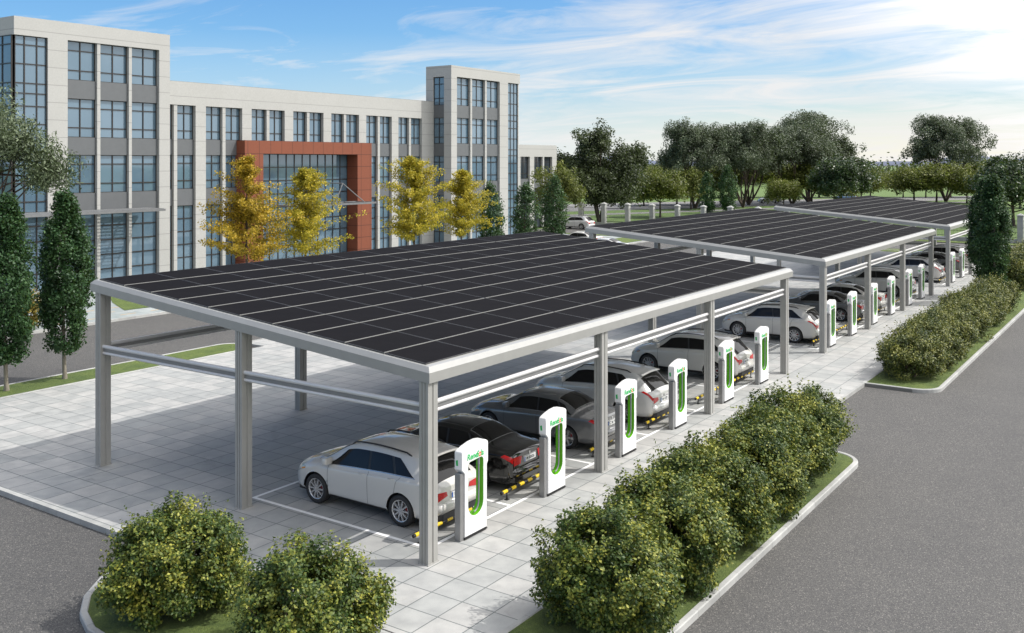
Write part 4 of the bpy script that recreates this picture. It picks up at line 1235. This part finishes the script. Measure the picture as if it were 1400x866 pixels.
def ell_clumps(n, c, rad, shell=0.5, bottom=-0.6):
    out = []
    while len(out) < n:
        d = rng.normal(size=3); d /= np.linalg.norm(d)
        if d[2] < bottom: continue
        r_ = rng.uniform(shell, 1.0)
        wob = 1 + .16 * math.sin(3 * math.atan2(d[1], d[0]) + c[0]) + .12 * math.sin(5 * d[2] + 2 * d[0])
        out.append(np.array(c) + d * r_ * np.array(rad) * wob)
    return np.array(out)

def tree_meshes(kind, name, H, Rad, leaf, nclump, per, mat, barkm, base=0.3, stems=1, trunk_r=.2, aspect=.5, rcf=.22, lobes=None, flat=1.0, shell=.45, up=.5, droop=0., lean=(0, 0)):
    tr = MB(); cz_ = H * (base + 1) / 2; rz_ = H * (1 - base) / 2
    if kind == 'round':
        lob = lobes or [((lean[0], lean[1], cz_), (Rad, Rad, rz_))]
        tot = sum(l_[1][0] * l_[1][2] for l_ in lob); C = np.concatenate([ell_clumps(max(3, int(nclump * l_[1][0] * l_[1][2] / tot)), l_[0], l_[1], shell) for l_ in lob])
        rc = rng.uniform(.7, 1.35, len(C)) * Rad * rcf
        C -= (C - np.array([lean[0], lean[1], cz_])) * (rcf * .55)
    elif kind == 'column':
        z = base * H + (H * (1 - base)) * rng.uniform(0, 1, nclump) ** .95; t = (z / H - base) / (1 - base)
        prof = np.clip(np.sin(np.pi * np.clip(t * .80 + .14, 0, 1)) ** .8, .12, 1) * np.where(t > .78, 1 - (t - .78) * 2.6, 1)
        an = rng.uniform(0, 2 * np.pi, nclump); rr = Rad * prof * rng.uniform(.55, 1.0, nclump) * (1 + .12 * np.sin(3 * an + 4 * t))
        C = np.stack([rr * np.cos(an), rr * np.sin(an), z], 1); rc = rng.uniform(.7, 1.3, nclump) * Rad * rcf
        C[:, :2] *= (1 - rcf * .6)
    elif kind == 'cone':
        z = base * H + (H * (1 - base)) * rng.uniform(0, 1, nclump) ** 1.1; t = (z / H - base) / (1 - base)
        prof = np.clip((1 - t) ** .62, .06, 1) * np.clip(.62 + 2.2 * t, 0, 1)
        an = rng.uniform(0, 2 * np.pi, nclump); rr = Rad * prof * np.sqrt(rng.uniform(.08, 1.0, nclump)) * (1 + .15 * np.sin(4 * an + 6 * t))
        C = np.stack([rr * np.cos(an), rr * np.sin(an), z + rr * .12], 1); rc = rng.uniform(.6, 1.3, nclump) * Rad * rcf
    elif kind == 'spray':
        C = []; rc = []
        for b in range(nclump):
            t = rng.uniform(0, 1) ** 1.15; z0 = H * (base + (1 - base) * t * .93); an = b * 2.4 + rng.uniform(-.4, .4)
            L_ = Rad * (np.clip((1 - t) ** .6, .08, 1) * min(1, .75 + 1.3 * t)) * rng.uniform(.5, 1.22) * (1 + .22 * math.sin(an * 2 + 5 * t)); rise = rng.uniform(.22, .5) + .5 * t
            for q in np.linspace(.22, 1, 8):
                C.append([L_ * q * math.cos(an + .15 * q), L_ * q * math.sin(an + .15 * q), z0 + rise * L_ * q * (1 - .3 * q) + rng.normal() * .05]); rc.append(Rad * rcf * rng.uniform(.6, 1.2) * (1.15 - .45 * q))
        C = np.array(C); rc = np.array(rc)
    tone = rng.normal(.45, .16, len(C))
    P, tn, d = clump_leaves(C, rc, per, tone, .6, flat)
    ctr = np.array([lean[0], lean[1], cz_]); ow = P - ctr; ow /= np.linalg.norm(ow, axis=1, keepdims=True) + 1e-9
    cm = leaf_mesh(name + '_crown', P, leaf, mat, tn, aspect, up, ow, droop)
    # trunk and limbs
    if stems == 1:
        top = Vector((lean[0] * .5, lean[1] * .5, H * (.88 if kind != 'round' else .62)))
        tp = limb(tr, (0, 0, -.1), top, trunk_r, trunk_r * .18, .03, 10, 8)
        tr.tube([(0, 0, -.1), (0, 0, .25)], [trunk_r * 1.45, trunk_r * 1.02], 8, cap=False)
        order = rng.permutation(len(C))[:min(len(C), 46)]
        for i in order:
            q = Vector(C[i]); hz_ = max(base * H * .8, min(q.z * (.86 if kind != 'round' else .62), top.z * .98))
            k = min(range(len(tp)), key=lambda j: abs(tp[j].z - hz_))
            rr_ = trunk_r * (1 - .8 * k / len(tp)) * .42
            limb(tr, tp[k], q, rr_, rr_ * .22, .12, 5, 5)
    else:
        ends = []
        for s_ in range(stems):
            an = 2 * math.pi * s_ / stems + rng.uniform(-.3, .3); ra = Rad * rng.uniform(.25, .55)
            e = Vector((ra * math.cos(an) + lean[0] * .6, ra * math.sin(an) + lean[1] * .6, H * rng.uniform(.5, .62)))
            pts = limb(tr, (rng.uniform(-.15, .15), rng.uniform(-.15, .15), -.1), e, trunk_r * rng.uniform(.6, .9), trunk_r * .25, .12, 8, 7); ends.append(pts)
        for i in rng.permutation(len(C))[:50]:
            q = Vector(C[i]); pts = min(ends, key=lambda pp: (pp[-1] - q).length); k = int(rng.integers(len(pts) // 2 - 1, len(pts)))
            limb(tr, pts[k], q, trunk_r * .26, trunk_r * .05, .14, 5, 5)
    o = tr.build(name + '_trunk', barkm); tm = o.data; bpy.data.objects.remove(o)
    return cm, tm
def put_tree(ms, x, y, z, name, label, group=None, rot=0.0, sc=(1, 1, 1), cat='tree'):
    r_ = empty(name, (x, y, z), rot, label, cat, group); r_.scale = sc
    link('crown' if cat == 'tree' else 'foliage', ms[0], r_); link('trunk' if cat == 'tree' else 'stems', ms[1], r_)
    return r_

# columnar hornbeams
colA = [tree_meshes('column', 'columnar_tree', 7.0, 1.13, .125, 240, 110, M['l_cypress'], M['bark_grey'], .17, 1, .085, .62, .30) for _ in range(2)]
put_tree(colA[0], 3.25, 22.6, 0, 'columnar_tree', 'dense columnar tree cut by the left picture edge, on the grass strip', 'columnar trees', 0.3, (.94, .94, 1.0))
put_tree(colA[1], 5.57, 22.7, 0, 'columnar_tree', 'dense columnar tree on the grass strip beside the canopy\'s left corner post', 'columnar trees', 1.9, (.94, .94, 1.0))
put_tree(colA[0], 48.0, -3.66, 0, 'columnar_tree', 'right one of two touching columnar trees by the walkway', 'columnar trees', 2.2, (.98, .98, 1.06))
put_tree(colA[1], 50.9, -2.85, 0, 'columnar_tree', 'left, darker one of two touching columnar trees by the walkway', 'columnar trees', .7, (1.15, 1.15, 1.02))
cone_s = [tree_meshes('column', 'small_evergreen', 6.2, 1.5, .20, 120, 50, M['l_cypress'], M['bark'], .06, 1, .08, .6, .32) for _ in range(2)]
for i, (x, y, z, s_, lab) in enumerate(((55.6, 38.5, 0, 1.0, 'small dark evergreen in front of the far office tower, leftmost of three'),
        (61.2, 38.5, 0, 1.0, 'small dark evergreen below the far tower\'s corner glazing, middle of three'),
        (66.4, 38.5, 0, 1.08, 'small dark evergreen below the lime green tree, rightmost of three'),
        (134.4, 51.3, -.17, 1.08, 'dark evergreen beyond the middle canopy roof, shorter one of a pair'), (136.2, 48.6, -.17, 1.22, 'dark evergreen beyond the middle canopy roof, taller one of a pair'))):
    put_tree(cone_s[i % 2], x, y, z, 'evergreen_tree', lab, 'small evergreen trees', i * 1.3, (s_, s_, s_))

gk = [tree_meshes('spray', 'ginkgo', 8.8, 3.75 + .2 * (k_ % 2), .16, 92 + 8 * k_, 23, M['l_ginkgo_orange' if k_ == 0 else 'l_ginkgo'], M['bark'], .18 + .02 * k_, 1, .11, .6, .12, flat=.8) for k_ in range(4)]
for i, (x, y, h, lab) in enumerate(((27.9, 38.5, 8.95, 'warmer orange-yellow autumn tree in front of the portal\'s left jamb'), (33.1, 38.5, 8.2, 'yellow autumn tree in front of the entrance glass'),
        (45.0, 38.5, 9.05, 'yellow autumn tree right of the red portal, fuller one'), (51.5, 38.5, 7.8, 'yellow autumn tree before the far tower\'s left corner'))):
    k = h / 8.8; put_tree(gk[i], x, y, 0, 'autumn_tree', lab, 'yellow autumn trees before the offices', i * 1.7, (k, k, k))

olive = tree_meshes('round', 'grey_leaved', 11.6, 4.2, .20, 340, 110, M['l_olive'], M['bark'], .5, 3, .26, .34, .17, lobes=[((0, 0, 9.2), (3.3, 3.3, 2.4)), ((2.2, -1.5, 7.8), (2.0, 2.0, 1.4)), ((3.3, -2.4, 6.6), (1.5, 1.5, 1.0)), ((-2, 1, 8), (2.4, 2.4, 2))], shell=.3)
put_tree(olive, 8.9, 37.5, 0, 'grey_leaved_tree', 'large grey-green leaved tree at the left picture edge', rot=0.2, sc=(1.08, 1.08, 1.1))
lime = tree_meshes('round', 'lime_tree', 8.3, 3.6, .26, 130, 60, M['l_lime'], M['bark'], .22, 1, .16, .6, .2, shell=.4)
put_tree(lime, 79.7, 46.1, 0, 'lime_green_tree', 'lime green round tree in front of the low annex')
dk = tree_meshes('round', 'dark_tree', 14.2, 6.6, .34, 520, 85, M['l_dark'], M['bark'], .18, 4, .34, .55, .135, lobes=[((0, 0, 6.2), (6.9, 6.9, 5.2)), ((-1.0, 0, 10.8), (4.0, 4.0, 3.1)), ((2.5, -4.6, 8.8), (2.8, 2.8, 2.2)), ((-3.2, 3.9, 7.2), (3.4, 3.4, 2.6)), ((-1, -2, 3.6), (4.6, 4.6, 2.2))], shell=.3)
put_tree(dk, 102.4, 53.6, -.17, 'dark_spreading_tree', 'big dark spreading tree right of the offices, behind the fence')
wl = [tree_meshes('round', 'tall_tree', 17.0, 8.4, .40, 460, 85, M['l_willow'], M['bark'], .28, 5, .30, .4, .12,
      lobes=[((0, 0, 10.6), (8.0, 8.0, 5.2)), ((-2.5 + k, 2.5, 13.8), (4.2, 4.2, 2.9)), ((3.0, -3.4 + k, 13.0), (4.2, 4.2, 3.2)), ((-3, -4, 8.6), (4.2, 4.2, 3.0)), ((2, 5, 8.6), (4.2, 4.2, 3.0))], shell=.3) for k in (0, 1.4)]
for i, (x, y, sx_, sz_, lab) in enumerate(((149.9, 60.5, .86, .98, 'tall sage-green tree, leftmost of the big group beyond the road'), (157.8, 54.3, .95, 1.0, 'tall sage-green tree in the middle of the big group, single thick trunk'),
        (189.5, 52.3, 1.20, 1.17, 'tallest sage-green tree, right end of the big group'), (207.4, 28.6, 1.08, 1.16, 'separate broad sage-green tree left of the columnar trees'),
        (169, 57.5, .85, .93, 'sage-green tree filling the big group behind the silver SUV on the park road'),
        (174, 50.5, 1.0, 1.0, 'sage-green tree in the gap left of the tallest tree of the big group'))):
    put_tree(wl[i % 2], x, y, -.17, 'tall_tree', lab, 'tall grey-green trees of the park', i * 1.9 + .4, (sx_, sx_, sz_))
gl = tree_meshes('round', 'glossy_tree', 10.0, 5.3, .38, 260, 75, M['l_glossy'], M['bark'], .12, 1, .25, .6, .19, shell=.4)
put_tree(gl, 156.9, 36.2, -.17, 'broad_leaved_tree', 'dark glossy round tree above the farthest canopy roof', rot=.5, sc=(1.12, 1.12, 1.0))
put_tree(gl, 128.6, 5.6, -.17, 'broad_leaved_tree', 'dark glossy tree behind the columnar trees at the right edge', rot=2.5, sc=(1.0, 1.0, 1.0))
sm = [tree_meshes('round', 'small_park_tree', 7.6, 4.9, .40, 190, 60, M['l_lime'], M['bark'], .2, 1, .2, .6, .22, shell=.35) for _ in range(2)]
pk = [(120.8, 53.3, .95), (146.7, 59.8, .95), (192.2, 94.2, 1), (195.7, 89.2, 1.1), (199.1, 84.2, 1), (203.6, 77.7, 1.05), (208.0, 71.3, 1.2), (212.5, 64.8, 1.1), (216.9, 58.4, 1.15),
      (220.8, 52.6, 1.1), (223.8, 48.3, .95), (228.2, 41.9, .85), (230.9, 37.4, .95), (234.6, 32.6, 1.1), (238.6, 26.8, 1.2), (243.0, 20.4, 1.2), (246.5, 15.3, 1.2), (150, 44.0, .75)]
pk2 = [(153.6, 72.7), (160.9, 69.2), (162.3, 63.7), (176.0, 47.3), (174.4, 42.5), (185.6, 40.3), (195.9, 32.5), (193.1, 27.7), (202.0, 23.6), (193.5, 18.2), (185.8, 11.8)]
ordn = ['first', 'second', 'third', 'fourth', 'fifth', 'sixth', 'seventh', 'eighth', 'ninth', 'tenth', 'eleventh', 'twelfth', 'thirteenth', 'fourteenth', 'fifteenth']
for i, (x, y, s_) in enumerate(pk):
    if i == 0: lab = 'olive-green tree between the big dark tree and the tall group, by the fence'
    elif i == 1: lab = 'olive-green tree standing below the leftmost tall tree'
    elif i == 17: lab = 'small olive-green tree at the foot of the dark glossy round tree'
    else: lab = f'{ordn[i - 2]} olive-green tree from the left in the back row across the lawn'
    put_tree(sm[i % 2], x, y, -.17, 'park_tree', lab, 'small olive-green park trees', i * 1.1, (s_, s_, s_))
for i, (x, y) in enumerate(pk2):
    k = .82 + .09 * ((i * 5) % 4)
    put_tree(sm[(i + 1) % 2], x, y, -.17, 'park_tree', f'{ordn[i]} lower olive-green tree from the left in the nearer row across the lawn', 'lower olive-green park trees', i * 2.1, (k * 1.15, k * 1.15, k))
# far tree belt on the horizon
P = []; 
for k in range(1500):
    an = R(rng.uniform(-20, 72)); d = rng.uniform(330, 420); hh = rng.uniform(4.5, 10)
    c = np.array([CAMP.x + d * math.cos(an), CAMP.y + d * math.sin(an), hh * .5])
    P.append(c + rng.normal(size=(45, 3)) * np.array([2.6, 2.6, hh * .26]))
P = np.concatenate(P); P[:, 2] = np.abs(P[:, 2])
o = link('far_tree_belt', leaf_mesh('far_tree_belt', P, 1.1, M['l_dark'], rng.normal(.5, .25, len(P)), .7)); o['kind'] = 'stuff'

# shrubs
def shrub(Rx, Rz, H0, leaf, ncl, per, mat, rcf=.2, seed=0):
    zc = Rz * .78; C = []
    while len(C) < ncl:
        d = rng.normal(size=3); d /= np.linalg.norm(d)
        if d[2] < -.75: continue
        wob = 1 + .13 * math.sin(3 * math.atan2(d[1], d[0]) + seed) + .09 * math.sin(6 * d[2] + 3 * d[1] + seed)
        C.append(np.array([0, 0, zc]) + d * rng.uniform(.66, 1.04) * np.array([Rx, Rx, Rz]) * wob)
    C = np.array(C); C[:, 2] = np.maximum(C[:, 2], .12); rc = rng.uniform(.6, 1.35, len(C)) * Rx * rcf
    C -= (C - np.array([0, 0, zc])) * (rcf * .6)
    # leafy shoots sticking out of the outline
    S_ = []; 
    for k in range(150):
        d = rng.normal(size=3); d[2] = abs(d[2]) * .9; d /= np.linalg.norm(d)
        b_ = np.array([0, 0, zc]) + d * np.array([Rx, Rx, Rz]) * .92; L_ = rng.uniform(.10, .34)
        for t in np.linspace(0, 1, 9): S_.append(b_ + (d * .8 + np.array([0, 0, .45])) * L_ * t + rng.normal(size=3) * .025)
    P, tn, d = clump_leaves(C, rc, per, rng.normal(.53, .20, len(C)), .55)
    S_ = np.array(S_); P = np.concatenate([P, S_]); tn = np.concatenate([tn, rng.normal(.7, .15, len(S_))])
    ok = P[:, 2] > .02; P = P[ok]; tn = tn[ok]
    ow = P - np.array([0, 0, zc * .8]); ow /= np.linalg.norm(ow, axis=1, keepdims=True) + 1e-9
    fm = leaf_mesh('shrub_leaves', P, leaf, mat, tn, .66, .9, ow)
    st = MB()
    for i in rng.permutation(len(C))[:40]:
        limb(st, (rng.uniform(-.15, .15), rng.uniform(-.15, .15), 0), C[i], .022, .006, .12, 5, 5)
    o = st.build('stems', M['bark']); sm_ = o.data; bpy.data.objects.remove(o)
    return fm, sm_
sh = [shrub(1.36, 1.12, 2, .068, 280, 160, M['l_bush'], .165, k * 2.1) for k in range(3)]
def put_shrub(ms, x, y, lab, grp, rot, sc, z=0.0):
    r_ = empty('shrub', (x, y, z), rot, lab, 'shrub', grp); r_.scale = sc
    link('foliage', ms[0], r_); link('stems', ms[1], r_)
put_shrub(sh[0], -4.10, 2.75, 'rounded shrub on the kerbed bed at the left, clear of the others', 'shrubs in the near planting beds', .4, (.94, .94, .95))
put_shrub(sh[1], -4.05, -.70, 'rounded shrub at the bottom edge between the left bed\'s shrub and walkway', 'shrubs in the near planting beds', 1.4, (.96, .96, .92))
row = [(-0.15, 'nearest shrub of the long row between walkway and asphalt'), (2.15, 'second shrub of the row along the walkway, counted from the camera'), (4.4, 'third shrub of the row along the walkway, counted from the camera'),
       (6.8, 'fourth shrub of the row along the walkway, counted from the camera'), (8.95, 'fifth shrub of the row along the walkway, counted from the camera'), (11.05, 'last shrub of the near row, at the bed\'s rounded end')]
for i, (x, lab) in enumerate(row):
    put_shrub(sh[(i + 1) % 3], x + .1, -4.27 + .06 * (i % 3), lab, 'shrubs in the near planting beds', i * 3.14159 + .15, (.90 + .03 * (i % 2), 1.04, .98 + .05 * ((i * 7) % 3)))
hd = [shrub(1.42, 1.0, 2, .085, 190, 110, M['l_hedge'], .19, k * 1.3 + 5) for k in range(2)]
for i in range(9):
    x = 24.6 + i * 2.5
    put_shrub(hd[i % 2], x, -4.15 + .1 * (i % 2), ('shrub at the rounded near end of the far planting bed' if i == 0 else 'shrub in the far bed right before the columnar trees' if i == 8 else f'{ordn[i]} shrub of the dense far bed, counted from its rounded end'),
              'shrubs of the dense far bed', i * 1.9, (1.0, .95, .97 + .05 * (i % 3)))
for i, (x, s_, lab) in enumerate(((56.5, 1.25, 'shrub just past the columnar trees at the right edge'), (60.5, 1.3, 'shrub behind the one past the columnar trees, right edge'), (65, 1.2, 'farthest shrub of the walkway bed, at the right edge'))):
    put_shrub(hd[i % 2], x, -3.95, lab, 'shrubs of the dense far bed', i + .5, (s_, s_, s_ * 1.15))
yb = shrub(1.0, 1.1, 2, .12, 90, 60, M['l_yellowbush'], .25, 3)
put_shrub(yb, 10.6, 34.9, 'yellowish shrub across the road between the two left columnar trees', None, 0, (1, 1, 1))
